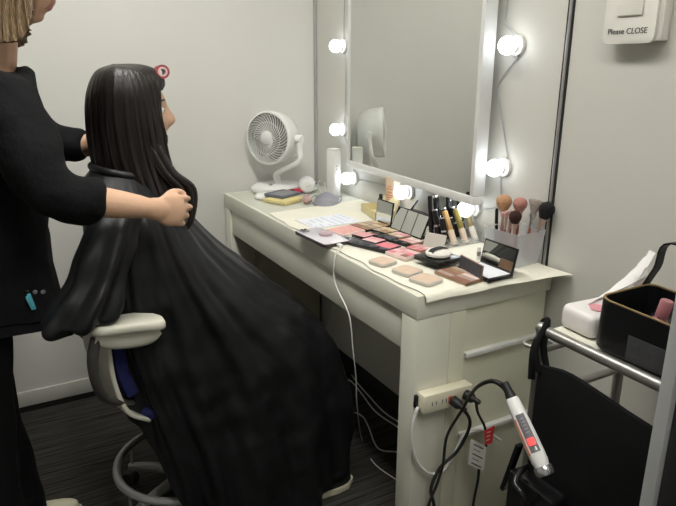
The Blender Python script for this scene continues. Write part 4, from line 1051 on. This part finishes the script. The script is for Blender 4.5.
def hand_chains(w, palm_dir, thumb_dir, curl_axis, curls, sc=1.0):
    """palm with five separate fingers; w wrist point, palm_dir along the hand, thumb_dir across towards the thumb"""
    f_ = V(palm_dir).normalized(); s_ = V(thumb_dir); s_ = (s_-f_*s_.dot(f_)).normalized(); nrm = f_.cross(s_)
    if nrm.dot(V(curl_axis)) < 0: nrm = -nrm          # nrm points out of the palm (towards which the fingers close)
    out = [skin([[(w-f_*.01, .024*sc), (w+f_*.030*sc, (.030*sc)), (w+f_*.062*sc, .027*sc)],
                 ], 0, 2)]
    pm = B(); bmesh.ops.create_uvsphere(pm, u_segments=20, v_segments=12, radius=1)
    mx = frame_mx(w+f_*.045*sc, f_, s_)
    t_ = B(); bmesh.ops.create_uvsphere(t_, u_segments=20, v_segments=12, radius=1)
    for v in t_.verts: v.co = mx @ V((v.co.x*.045*sc-.040*sc, v.co.y*.026*sc, v.co.z*.0185*sc))
    for v in pm.verts: v.co = mx @ V((v.co.x*.043*sc-.008*sc, v.co.y*.038*sc, v.co.z*.0160*sc))
    merge(pm, t_); out[0] = pm
    for k, (ln, off) in enumerate(((.070, .0305), (.078, .0105), (.073, -.0095), (.058, -.0285))):
        b_ = w+f_*(.072-.006*abs(k-1))*sc+s_*off*sc; d_ = f_.copy(); pts = [(b_-f_*.02*sc, .0088*sc)]
        pts.append((b_, .0082*sc)); p_ = b_
        for q, seg in enumerate((.45, .31, .24)):
            d_ = Quaternion(f_.cross(nrm).normalized(), math.radians(curls[q])) @ d_ if True else d_
            p_ = p_+d_*ln*seg*sc; pts.append((p_, (.0077, .0070, .0058)[q]*sc))
        out.append(skin([pts], 0, 2))
    b_ = w+f_*.022*sc+s_*.024*sc
    d1 = (f_*.75+s_*.45+nrm*.5).normalized(); p1 = b_+d1*.036*sc; d2 = (f_*.95+s_*.1+nrm*.45).normalized(); p2 = p1+d2*.032*sc; p3 = p2+(f_*.9-s_*.2+nrm*.4).normalized()*.024*sc
    out.append(skin([[(b_-d1*.01, .0125*sc), (b_, .0125*sc), (p1, .0108*sc), (p2, .0098*sc), (p3, .0074*sc)]], 0, 2))
    return out
def face_parts(o, HMx, par):
    for s_ in (-1, 1):
        e_ = obj('eye', sph(B(), HMx @ V((.0745, s_*.031, .009)), .0105, 16, 10), 'eye_white', par, world=True)
        obj('iris', sph(B(), HMx @ V((.0815, s_*.031, .009)), (.0048, .0048, .0048), 12, 8), 'iris', e_, world=True)
        bm = tube(B(), [HMx @ V((.0835, s_*.016, .030)), HMx @ V((.0835, s_*.032, .0345)), HMx @ V((.073, s_*.047, .030))], [.0018, .0028, .0010], 8, 5); obj('eyebrow', bm, 'hair_dark', par, world=True)
    me = o.data; inv = HMx.inverted() @ o.matrix_basis
    for p in me.polygons:
        q = inv @ p.center
        if q.x > .070 and abs(q.y) < .021*(1-.25*abs(q.z+.0625)/.01) and -.0735 < q.z < -.0515: p.material_index = 1

# ---- seated person
W = thing('seated_person', 'person with long dark hair sitting on the office chair, wrapped in a black salon cape', 'person', (.94, .77, 0))
HC = V((.925, .772, 1.165)); HMw = frame_mx(HC, (-1, .03, -.03), (0, -1, 0))
hb = head_bm(); bmesh.ops.transform(hb, matrix=HMw, verts=hb.verts)
sk = [skin([[((.945, .77, 1.12), .050), ((.960, .77, 1.05), .048), ((.968, .77, .995), (.075, .06)), ((.962, .77, .90), (.085, .08)), ((.950, .77, .76), (.080, .075)), ((.950, .77, .60), (.095, .09)), ((.945, .77, .545), (.095, .09))],
            [((.945, .77, .545), (.095, .09)), ((.86, .84, .535), .078), ((.60, .885, .525), .064), ((.495, .905, .49), .054), ((.52, .915, .30), .046), ((.545, .925, .09), .033)],
            [((.945, .77, .545), (.095, .09)), ((.86, .70, .535), .078), ((.60, .655, .525), .064), ((.495, .635, .49), .054), ((.52, .625, .30), .046), ((.545, .615, .09), .033)],
            [((.962, .77, .90), (.085, .08)), ((.975, .900, .905), .046), ((.995, .905, .715), .038), ((.83, .87, .615), .028)],
            [((.962, .77, .90), (.085, .08)), ((.975, .640, .905), .046), ((.995, .635, .715), .038), ((.83, .67, .615), .028)]], 6, 2)]
hands = hand_chains(V((.83, .87, .615)), (-1, -.12, -.25), (0, -1, .1), (0, 0, -1), (22, 30, 20), .92)+hand_chains(V((.83, .67, .615)), (-1, .12, -.25), (0, 1, .1), (0, 0, -1), (22, 30, 20), .92)
wb = obj('body', body_mesh([hb]+sk+hands), ['skin', 'lip'], W, world=True, smooth=180)
inv = HMw.inverted(); off = wb.matrix_parent_inverse
for p in wb.data.polygons:
    q = inv @ p.center
    if q.x > .070 and abs(q.y) < .020 and -.0735 < q.z < -.0515: p.material_index = 1
def face(par, HMx):
    for s_ in (-1, 1):
        e_ = obj('eye', sph(B(), HMx @ V((.0735, s_*.031, .009)), .0105, 16, 10), 'eye_white', par, world=True)
        obj('iris', sph(B(), HMx @ V((.0810, s_*.031, .009)), .0046, 12, 8), 'iris', e_, world=True)
        bm = tube(B(), [HMx @ V((.0870, s_*.014, .029)), HMx @ V((.0830, s_*.032, .0345)), HMx @ V((.071, s_*.049, .030))], [.0018, .0028, .0010], 8, 5); obj('eyebrow', bm, 'hair_dark', par, world=True)
face(W, HMw)
# shoes
for ysg, yy in ((1, .925), (-1, .615)):
    bm = B(); g = []
    for q, (x, hw, hz) in enumerate(((.600, .012, .030), (.585, .030, .062), (.54, .034, .075), (.48, .036, .058), (.43, .040, .046), (.39, .034, .038), (.368, .014, .028))):
        g.append([bm.verts.new((x, yy+hw*math.cos(a_), .022+max(-.004, hz*math.sin(a_)))) for a_ in [2*PI*i/16 for i in range(16)]])
    for r0, r1 in zip(g, g[1:]):
        for i in range(16): bm.faces.new((r0[i], r0[(i+1) % 16], r1[(i+1) % 16], r1[i]))
    bm.faces.new(g[0][::-1]); bm.faces.new(g[-1])
    sh = obj('shoe', evaluated(to_mesh(bm), [('SUBSURF', {'levels': 1})]), 'shoe_dark', W, world=True)
    pr = [(.603, 0), (.59, .032), (.54, .036), (.48, .038), (.43, .042), (.39, .037), (.362, .012), (.362, -.012), (.39, -.037), (.43, -.042), (.48, -.036), (.54, -.034), (.59, -.032)]
    bm = prism(B(), [(x, yy+y) for x, y in pr], .0006, .022, None, .003); obj('sole', bm, 'shoe_white', sh, world=True)
    sh.rotation_euler = (0, 0, 0)
# hair: sheet falling from the crown
Hc = [  # crown, then down ; columns run around the head starting at the face
 [(.945, .772, 1.279), (.890, .772, 1.279), (.852, .772, 1.268), (.835, .772, 1.250), (.830, .772, 1.238), (.831, .772, 1.230), (.833, .772, 1.224)],
 [(.945, .775, 1.279), (.895, .800, 1.276), (.868, .818, 1.262), (.856, .828, 1.240), (.854, .832, 1.215), (.856, .834, 1.195), (.858, .837, 1.175)],
 [(.945, .780, 1.279), (.905, .828, 1.268), (.890, .850, 1.238), (.882, .858, 1.160), (.874, .866, 1.070), (.858, .880, .985), (.840, .890, .930)],
 [(.945, .780, 1.279), (.930, .835, 1.268), (.925, .862, 1.225), (.922, .864, 1.150), (.916, .866, 1.070), (.900, .878, .990), (.885, .892, .940)],
 [(.947, .780, 1.279), (.960, .832, 1.268), (.978, .852, 1.225), (.984, .850, 1.150), (.978, .846, 1.070), (.962, .846, 1.020), (.955, .848, .985)],
 [(.947, .775, 1.279), (.988, .805, 1.262), (1.012, .816, 1.215), (1.020, .812, 1.140), (1.018, .808, 1.060), (1.008, .804, 1.010), (1.000, .800, .985)],
 [(.947, .772, 1.279), (.996, .772, 1.262), (1.024, .772, 1.210), (1.032, .772, 1.140), (1.030, .772, 1.060), (1.018, .772, 1.010), (1.010, .772, .985)],
 [(.947, .769, 1.279), (.988, .739, 1.262), (1.012, .728, 1.215), (1.020, .732, 1.140), (1.018, .736, 1.060), (1.008, .740, 1.010), (1.000, .744, .985)],
 [(.947, .764, 1.279), (.960, .712, 1.268), (.978, .692, 1.225), (.984, .694, 1.150), (.978, .698, 1.070), (.962, .698, 1.020), (.955, .696, .985)],
 [(.945, .764, 1.279), (.930, .709, 1.268), (.925, .682, 1.225), (.922, .680, 1.150), (.916, .678, 1.070), (.900, .666, .990), (.885, .652, .940)],
 [(.945, .764, 1.279), (.905, .716, 1.268), (.890, .694, 1.238), (.882, .686, 1.160), (.874, .678, 1.070), (.858, .664, .985), (.840, .654, .930)],
 [(.945, .769, 1.279), (.895, .744, 1.276), (.868, .726, 1.262), (.856, .716, 1.240), (.854, .712, 1.215), (.856, .710, 1.195), (.858, .707, 1.175)]]
Hc = [[(x-.010*max(0, min(1, (x-.95)/.06)), y, z+.002) for x, y, z in c_] for c_ in Hc]
def hd(u, s_, co):
    return (.0016*math.sin(u*2*PI*31+3*math.sin(s_*3))+.0012*math.sin(u*2*PI*57+1)+.004*noise.noise(co*7))*max(0, min(1, (s_-.12)*2.2))
bm = loft(Hc, 14, 7, True, hd)
obj('hair', evaluated(to_mesh(bm), [('SOLIDIFY', {'thickness': .010, 'offset': -1})]), 'hair_dark', W, world=True, smooth=60)
rnd = random.Random(11)
for k in range(9):                                  # loose locks curling over the shoulder
    y_ = .876+.006*(k % 3); x_ = .866-.004*k+.010*rnd.random()
    pts = [(x_+.035, y_-.035, 1.10), (x_+.006, y_-.006, 1.03), (x_-.022-.004*k*.5, y_+.006, .985), (x_-.028, y_+.012, .945-.004*k), (x_-.020+.012*rnd.random(), y_+.014, .915-.004*k)]
    obj('hair_lock', tube(B(), pts, [.0075, .0085, .0075, .006, .001], 8, 6), 'hair_dark', W, world=True)
# velcro roller at the fringe
rp = V((.838, .785, 1.262)); rl = obj('hair_roller', lathe(B(), [(.0115, -.030), (.0165, -.030), (.0165, .030), (.0115, .030)], 24, axis_mx(rp, (.1, 1, .05)), cap=False), 'roller_pink', W, world=True)
obj('roller_core', lathe(B(), [(.0070, -.0305), (.0114, -.0305), (.0114, .0305), (.0070, .0305), (.0070, -.0305)], 20, axis_mx(rp, (.1, 1, .05)), cap=False), 'roller_core', rl, world=True)
# the cape: columns around the body starting in front, neck to hem
K = [
 [(.885, .772, 1.012), (.840, .775, .955), (.745, .780, .840), (.620, .785, .715), (.500, .790, .600), (.425, .795, .500), (.385, .80, .28), (.375, .80, .06)],
 [(.890, .812, 1.010), (.850, .850, .945), (.765, .885, .820), (.640, .905, .690), (.520, .925, .585), (.438, .935, .490), (.385, .940, .28), (.385, .935, .085)],
 [(.905, .838, 1.012), (.880, .915, .935), (.830, .960, .800), (.745, .985, .650), (.655, 1.000, .500), (.590, 1.005, .350), (.550, 1.010, .19), (.530, 1.005, .03)],
 [(.930, .848, 1.018), (.925, .945, .938), (.905, .965, .820), (.870, .975, .690), (.840, .985, .540), (.800, .995, .380), (.760, 1.005, .22), (.740, 1.005, .03)],
 [(.965, .846, 1.026), (.975, .950, .945), (.985, .962, .840), (.985, .965, .720), (.978, .970, .600), (.945, .975, .460), (.895, .985, .27), (.862, .990, .06)],
 [(1.000, .828, 1.034), (1.025, .915, .960), (1.050, .940, .860), (1.055, .940, .760), (1.050, .935, .660), (1.045, .930, .570), (1.035, .930, .49), (1.000, .935, .39)],
 [(1.015, .800, 1.036), (1.050, .850, .970), (1.068, .865, .870), (1.070, .865, .770), (1.068, .865, .680), (1.066, .865, .620), (1.062, .865, .57), (1.058, .865, .53)],
 [(1.018, .765, 1.036), (1.056, .765, .970), (1.072, .765, .870), (1.074, .765, .770), (1.072, .765, .680), (1.070, .765, .620), (1.066, .765, .57), (1.062, .765, .53)],
 [(1.000, .712, 1.034), (1.035, .620, .955), (1.055, .600, .850), (1.060, .598, .750), (1.055, .598, .650), (1.050, .598, .580), (1.04, .598, .53), (1.025, .598, .47)],
 [(.955, .694, 1.024), (.960, .590, .942), (.955, .570, .830), (.945, .560, .710), (.930, .555, .560), (.900, .550, .420), (.860, .545, .25), (.840, .545, .06)],
 [(.910, .704, 1.014), (.890, .630, .937), (.840, .595, .800), (.755, .570, .660), (.665, .555, .510), (.600, .550, .360), (.560, .545, .20), (.540, .545, .03)],
 [(.888, .735, 1.010), (.850, .700, .945), (.765, .675, .820), (.640, .655, .690), (.520, .635, .585), (.440, .630, .490), (.39, .625, .26), (.380, .630, .03)]]
def cd(u, s_, co):
    k = min(1, s_*1.6)
    f1 = .011*math.sin(u*2*PI*15+2.2*math.sin(s_*4.0)+1.5*noise.noise(co*5))
    f2 = .006*math.sin(u*2*PI*34+3.5*s_)
    f3 = .009*noise.noise(co*7.5)+.007*noise.noise(co*19+V((4, 0, 0)))
    return (f1*.8+f2*.6)*k*(.45+.9*s_)+f3*k*.9
K = [[(x-(.026 if x > 1.03 and z < .9 else 0), y, z) for x, y, z in c_] for c_ in K]
bm = loft(K, 18, 12, True, cd)
for v in bm.verts: v.co.z = max(v.co.z, .006)
obj('salon_cape', evaluated(to_mesh(bm), [('SOLIDIFY', {'thickness': .0022, 'offset': 1})]), 'cape_nylon', W, world=True, smooth=180)
bm = tube(B(), [(.882, .772, 1.013), (.888, .815, 1.012), (.905, .841, 1.014), (.932, .851, 1.020), (.967, .849, 1.028), (1.003, .829, 1.036), (1.019, .765, 1.038), (1.003, .711, 1.036), (.957, .691, 1.026), (.908, .701, 1.016), (.886, .733, 1.012)], .010, 10, 6, closed=True, flat=1.0)
obj('cape_collar', bm, 'cape_nylon', W, world=True)
# right arm under the cape: hanging fold over the arm of the chair
F = []
for (c, rx, ry, ang) in (((.990, .930, .985), .040, .035, 0), ((1.012, .965, .940), .058, .048, 0), ((1.042, .985, .870), .062, .054, 0), ((1.074, 1.000, .805), .068, .057, 0), ((1.106, 1.012, .755), .080, .056, 0), ((1.112, 1.018, .734), .068, .044, 0), ((1.112, 1.018, .726), .02, .012, 0)):
    F.append([V(c)+V((rx*math.cos(a_)+.0, ry*math.sin(a_), -.30*rx*math.cos(a_)*.35)) for a_ in [2*PI*i/12 for i in range(12)]])
colsF = [[F[j][i] for j in range(len(F))] for i in range(12)]
def fd(u, s_, co): return (.008*math.sin(u*2*PI*6+2*s_)+.010*noise.noise(co*16))*min(1, s_*2)
bm = loft(colsF, 8, 8, True, fd)
obj('cape_fold', evaluated(to_mesh(bm), [('SOLIDIFY', {'thickness': .002, 'offset': -1})]), 'cape_nylon', W, world=True, smooth=180)

# ---- office chair
CH = thing('office_chair', 'office chair with cream arms, navy backrest and a grey foot ring', 'chair', (.865, .765, 0))
for yy, ys in ((1.018, 1), (.512, -1)):
    pr = [(1.104, -.020), (1.085, -.036), (1.0, -.040), (.955, -.034), (.938, -.018), (.938, .018), (.955, .034), (1.0, .040), (1.085, .036), (1.104, .020)]
    bm = prism(B(), [(x-.008-.035*(ys < 0), yy+y) for x, y in pr], .698, .722, None, .009)
    bm2 = bm
    for v in bm2.verts: v.co.z += -.055*(v.co.x-1.02)*0+.020*(1-((v.co.x-1.03)/.09)**2)*.4 + (-.16)*(1.02-v.co.x)*.35
    ar = obj('armrest', bm, 'cream_plastic', CH, world=True, smooth=80)
    bm = tube(B(), [*[(x-.035*(ys < 0), yy, z) for x, z in ((.945, .690), (.975, .680), (1.04, .684), (1.086, .694))]], [.010, .016, .016, .010], 12, 6, flat=1.6); obj('under_shell', bm, 'cream_plastic', ar, world=True)
    bm = tube(B(), [(1.084-.035*(ys < 0), yy, .694), (1.096-.03*(ys < 0), yy-ys*.003, .64), (1.092, yy-ys*.010, .575), (1.072, yy-ys*.03, .520), (1.02, yy-ys*.08, .475), (.97, yy-ys*.14, .43)], [.008, .0085, .0085, .0085, .0085, .009], 14, 8, flat=1.7); obj('arm_support', bm, 'chair_grey', CH, world=True)
def slab(cols_, th, material, name, par):
    bm_ = loft(cols_, 6, 6, False); return obj(name, evaluated(to_mesh(bm_), [('SOLIDIFY', {'thickness': th, 'offset': 0}), ('BEVEL', {'width': .008, 'segments': 3, 'limit_method': 'ANGLE'})]), material, par, world=True, smooth=60)
bc = []
for yo in (-.195, -.14, 0, .14, .195):
    cx_ = -.030*(abs(yo)/.195)**2
    bc.append([(1.062+cx_, .765+yo, .745), (1.059+cx_, .765+yo, .72), (1.056+cx_, .765+yo, .68), (1.056+cx_, .765+yo, .58), (1.036+cx_, .765+yo, .50)])
slab(bc, .030, 'navy', 'backrest', CH)
sc_ = []
for yo in (-.205, -.15, 0, .15, .205):
    cx_ = -.030*(abs(yo)/.2)**2
    sc_.append([(1.089+cx_, .765+yo, .75), (1.086+cx_, .765+yo, .72), (1.082+cx_, .765+yo, .68), (1.080+cx_, .765+yo, .56), (1.056+cx_, .765+yo, .465), (1.00+cx_, .765+yo*.9, .412)])
slab(sc_, .012, 'cream_plastic', 'back_shell', CH)
bm = prism(B(), [(x+.825, y+.765) for x, y in rrect(.39, .40, .09, 6)], .415, .448, None, .012); obj('seat', bm, 'navy', CH, world=True, smooth=80)
bm = prism(B(), [(x+.83, y+.765) for x, y in rrect(.35, .36, .08, 6)], .395, .4145, None, .006); obj('seat_pan', bm, 'cream_plastic', CH, world=True, smooth=80)
cx_, cy_ = .848, .765
bm = lathe(B(), [(.0001, .075), (.030, .075), (.030, .22), (.020, .225), (.020, .395), (.0001, .395)], 24, Matrix.Translation((cx_, cy_, 0))); obj('gas_column', bm, 'base_grey', CH, world=True)
RR, RZ_ = .196, .148
fr_ = obj('foot_ring', tube(B(), [(cx_+RR*math.cos(2*PI*i/16), cy_+RR*math.sin(2*PI*i/16), RZ_) for i in range(16)], .0115, 14, 6, closed=True), 'base_grey', CH, world=True)
for k in range(5):
    a_ = 2*PI*k/5+.42; ca_, sa_ = math.cos(a_), math.sin(a_)
    bm = tube(B(), [(cx_+.02*ca_, cy_+.02*sa_, .098), (cx_+.12*ca_, cy_+.12*sa_, .088), (cx_+.205*ca_, cy_+.205*sa_, .070)], [.017, .015, .011], 12, 6); lg = obj('leg', bm, 'base_grey', CH, world=True)
    obj('ring_stem', tube(B(), [(cx_+RR*ca_, cy_+RR*sa_, .075), (cx_+RR*ca_, cy_+RR*sa_, RZ_)], .0045, 8, smooth=False), 'base_grey', lg, world=True)
    bm = lathe(B(), [(.0001, -.016), (.022, -.016), (.026, -.010), (.026, .010), (.022, .016), (.0001, .016)], 20, Matrix.Translation((cx_+.208*ca_, cy_+.208*sa_, .0268)) @ Matrix.Rotation(a_+PI/2, 4, 'Z') @ Matrix.Rotation(PI/2, 4, 'Y')); obj('caster', bm, 'black_rubber', lg, world=True)

# ---- standing stylist
T = thing('standing_person', 'person in black standing behind the chair, gathering the black cape at the shoulder', 'person', (1.255, .78, 0))
SH = V((1.147, .815, 1.476)); HMs = frame_mx(SH, (-1, .06, -.16), (.06, -1, 0))
hb = head_bm(); bmesh.ops.transform(hb, matrix=HMs, verts=hb.verts)
sR, eR, wR = V((1.195, .975, 1.205)), at(52, 196, 1, 1.075), at(156, 209, 1, 1.055)
sL, eL, wL = V((1.215, .655, 1.215)), V((1.100, .605, 1.085)), V((.960, .690, 1.075))
pelv = V((1.275, .78, .80))
sk = [skin([[(SH+V((.022, 0, -.06)), .050), ((1.190, .808, 1.345), .049), ((1.215, .805, 1.275), (.062, .06)), ((1.240, .80, 1.19), (.120, .09)), ((1.258, .79, 1.02), (.105, .09)), (pelv, (.125, .10))],
            [((1.240, .80, 1.19), (.120, .09)), (sR, .050), (eR, .036), (eR*.45+wR*.55, .034), (wR, .0225)],
            [((1.240, .80, 1.19), (.120, .09)), (sL, .050), (eL, .036), (eL*.45+wL*.55, .034), (wL, .0225)],
            [(pelv, (.125, .10)), ((1.325, .865, .72), .066), ((1.345, .865, .42), .050), ((1.350, .865, .08), .038)],
            [(pelv, (.125, .10)), ((1.325, .690, .72), .066), ((1.340, .670, .42), .050), ((1.310, .665, .08), .036)]], 5, 2)]
hands = hand_chains(wR, (-.93, -.30, -.24), (-.2, -.15, 1), (0, -1, -.15), (30, 52, 38), .98)+hand_chains(wL, (-.85, .45, .1), (-.1, .2, 1), (.3, 1, 0), (30, 40, 25), .92)
tb_ = obj('body', body_mesh([hb]+sk+hands), ['skin', 'lip'], T, world=True, smooth=180)
inv = HMs.inverted()
for p in tb_.data.polygons:
    q = inv @ p.center
    if q.x > .070 and abs(q.y) < .020 and -.0735 < q.z < -.0515: p.material_index = 1
face(T, HMs)
# top: torso and sleeves in one garment
cut = eR*.50+wR*.50
top = skin([[((1.225, .805, 1.268), (.080, .082)), ((1.240, .80, 1.195), (.188, .122)), ((1.256, .79, 1.02), (.158, .138)), ((1.270, .785, .86), (.165, .140)), ((1.272, .785, .74), (.168, .142)), ((1.274, .785, .705), (.158, .135))],
            [((1.240, .80, 1.195), (.188, .122)), (sR+V((0, .005, 0)), .074), (sR*.45+eR*.55+V((0, .006, 0)), .066), (eR+V((.004, .004, -.004)), .060), (eR*.72+wR*.28, .053), (eR*.50+wR*.50, .047)],
            [((1.240, .80, 1.195), (.188, .122)), (sL, .074), (sL*.45+eL*.55, .066), (eL, .058), (eL*.6+wL*.4, .050), (eL*.30+wL*.70, .044)]], 3, 3)
for v in top.vertices:
    v.co += v.normal*(.010*noise.noise(v.co*11)+.006*noise.noise(v.co*V((25, 25, 25)).x))
obj('top', top, 'black_cloth', T, world=True, smooth=180)
for s_, yy, xx, fx in ((1, .865, 1.345, 1.350), (-1, .665, 1.340, 1.306)):
    tr = skin([[((xx-.01, .775+s_*.045, .80), (.115, .12)), ((xx, yy, .68), .105), ((xx+.002, yy, .42), .082), ((fx, yy-.005*s_, .16), .074), ((fx-.004, yy-.005*s_, .045), .080), ((fx-.004, yy-.005*s_, .030), .078)]], 0, 3)
    for v in tr.vertices: v.co += v.normal*.006*noise.noise(v.co*13); v.co.z = max(v.co.z, .012)
    obj('trousers', tr, 'black_cloth', T, world=True, smooth=180)
    bm = B(); g = []
    for q, (x, hw, hz) in enumerate(((.085, .012, .030), (.070, .030, .055), (.02, .034, .062), (-.05, .036, .050), (-.10, .040, .040), (-.140, .034, .032), (-.160, .012, .022))):
        g.append([bm.verts.new((fx+x, yy+hw*math.cos(a_), .020+max(-.004, hz*math.sin(a_)))) for a_ in [2*PI*i/16 for i in range(16)]])
    for r0, r1 in zip(g, g[1:]):
        for i in range(16): bm.faces.new((r0[i], r0[(i+1) % 16], r1[(i+1) % 16], r1[i]))
    bm.faces.new(g[0][::-1]); bm.faces.new(g[-1])
    sh = obj('shoe', evaluated(to_mesh(bm), [('SUBSURF', {'levels': 1})]), 'shoe_white', T, world=True)
    pr = [(.088, .0), (.075, .032), (.02, .036), (-.05, .038), (-.10, .042), (-.14, .037), (-.166, .010), (-.166, -.010), (-.14, -.037), (-.10, -.042), (-.05, -.036), (.02, -.034), (.075, -.032)]
    obj('sole', prism(B(), [(fx+x, yy+y) for x, y in pr], .0006, .019, None, .003), 'shoe_white', sh, world=True)
# bob hair
c_ = SH; R3 = HMs.to_3x3()
def hp_(x, y, z): return HMs @ V((x, y, z))
H2 = []
for (az, fl, ln) in ((58, .0, -.06), (74, .018, -.140), (95, .012, -.160), (130, .014, -.165), (180, .012, -.165), (230, .014, -.165), (265, .012, -.160), (286, .018, -.140), (302, .0, -.06)):
    a_ = math.radians(az); rx, ry = .112, .094
    ca_, sa_ = math.cos(a_), math.sin(a_)
    H2.append([hp_(-.005, 0, .126), hp_(rx*ca_*.62-.008, ry*sa_*.68, .104), hp_(rx*ca_-.010, ry*sa_, .045), hp_(rx*1.02*ca_-.010, ry*1.04*sa_, -.02), hp_((rx*.98+fl)*ca_-.008, (ry*1.03+fl)*sa_, -.02+(ln+.02)*.55), hp_((rx*.94+fl*2.2)*ca_-.004, (ry*1.02+fl*2.2)*sa_, ln)])
bm = loft(H2, 14, 7, False, lambda u, s2, co: (.004*math.sin(u*2*PI*33)+.003*math.sin(u*2*PI*61+2))*min(1, s2*2))
obj('hair', evaluated(to_mesh(bm), [('SOLIDIFY', {'thickness': .009, 'offset': -1})]), 'hair_blond', T, world=True, smooth=60)
# fasteners on the hem of the top and the clip
bm = B()
for u in (27, 35, 43):
    p_ = at(u, 292, 1, .928); lathe(bm, [(.0001, 0), (.005, 0), (.0045, .002), (.0001, .0022)], 12, axis_mx(p_, (0, 1, 0)))
obj('snap_button', bm, 'grey_plastic', T, world=True)
ca_ = at(28.5, 294, 1, .945); cb_ = at(34.5, 309, 1, .945)
t = thing('hair_clip', 'light blue clip hooked on the hem of the black top', 'clip', ca_)
dv = cb_-ca_
bm = box(B(), (-.0055, -.004, 0), (.0055, .004, dv.length), .002, 2, axis_mx((0, 0, 0), dv)); obj('clip_arm', bm, 'clip_blue', t)
bm = tube(B(), [V((.004, .004, -.004)), dv*.3+V((.004, .008, 0)), dv*.95+V((.004, .006, 0))], [.003, .004, .002], 8); obj('spring_arm', bm, 'clip_blue', t)

# ------------------------------------------------------------------ world and view
w = bpy.data.worlds.new('room_air'); S.world = w; w.use_nodes = True
w.node_tree.nodes['Background'].inputs[0].default_value = (.5, .5, .5, 1); w.node_tree.nodes['Background'].inputs[1].default_value = .05
vs = S.view_settings; vs.view_transform = 'Standard'; vs.look = 'None'; vs.gamma = 1; vs.use_curve_mapping = False
vs.exposure = 0.31
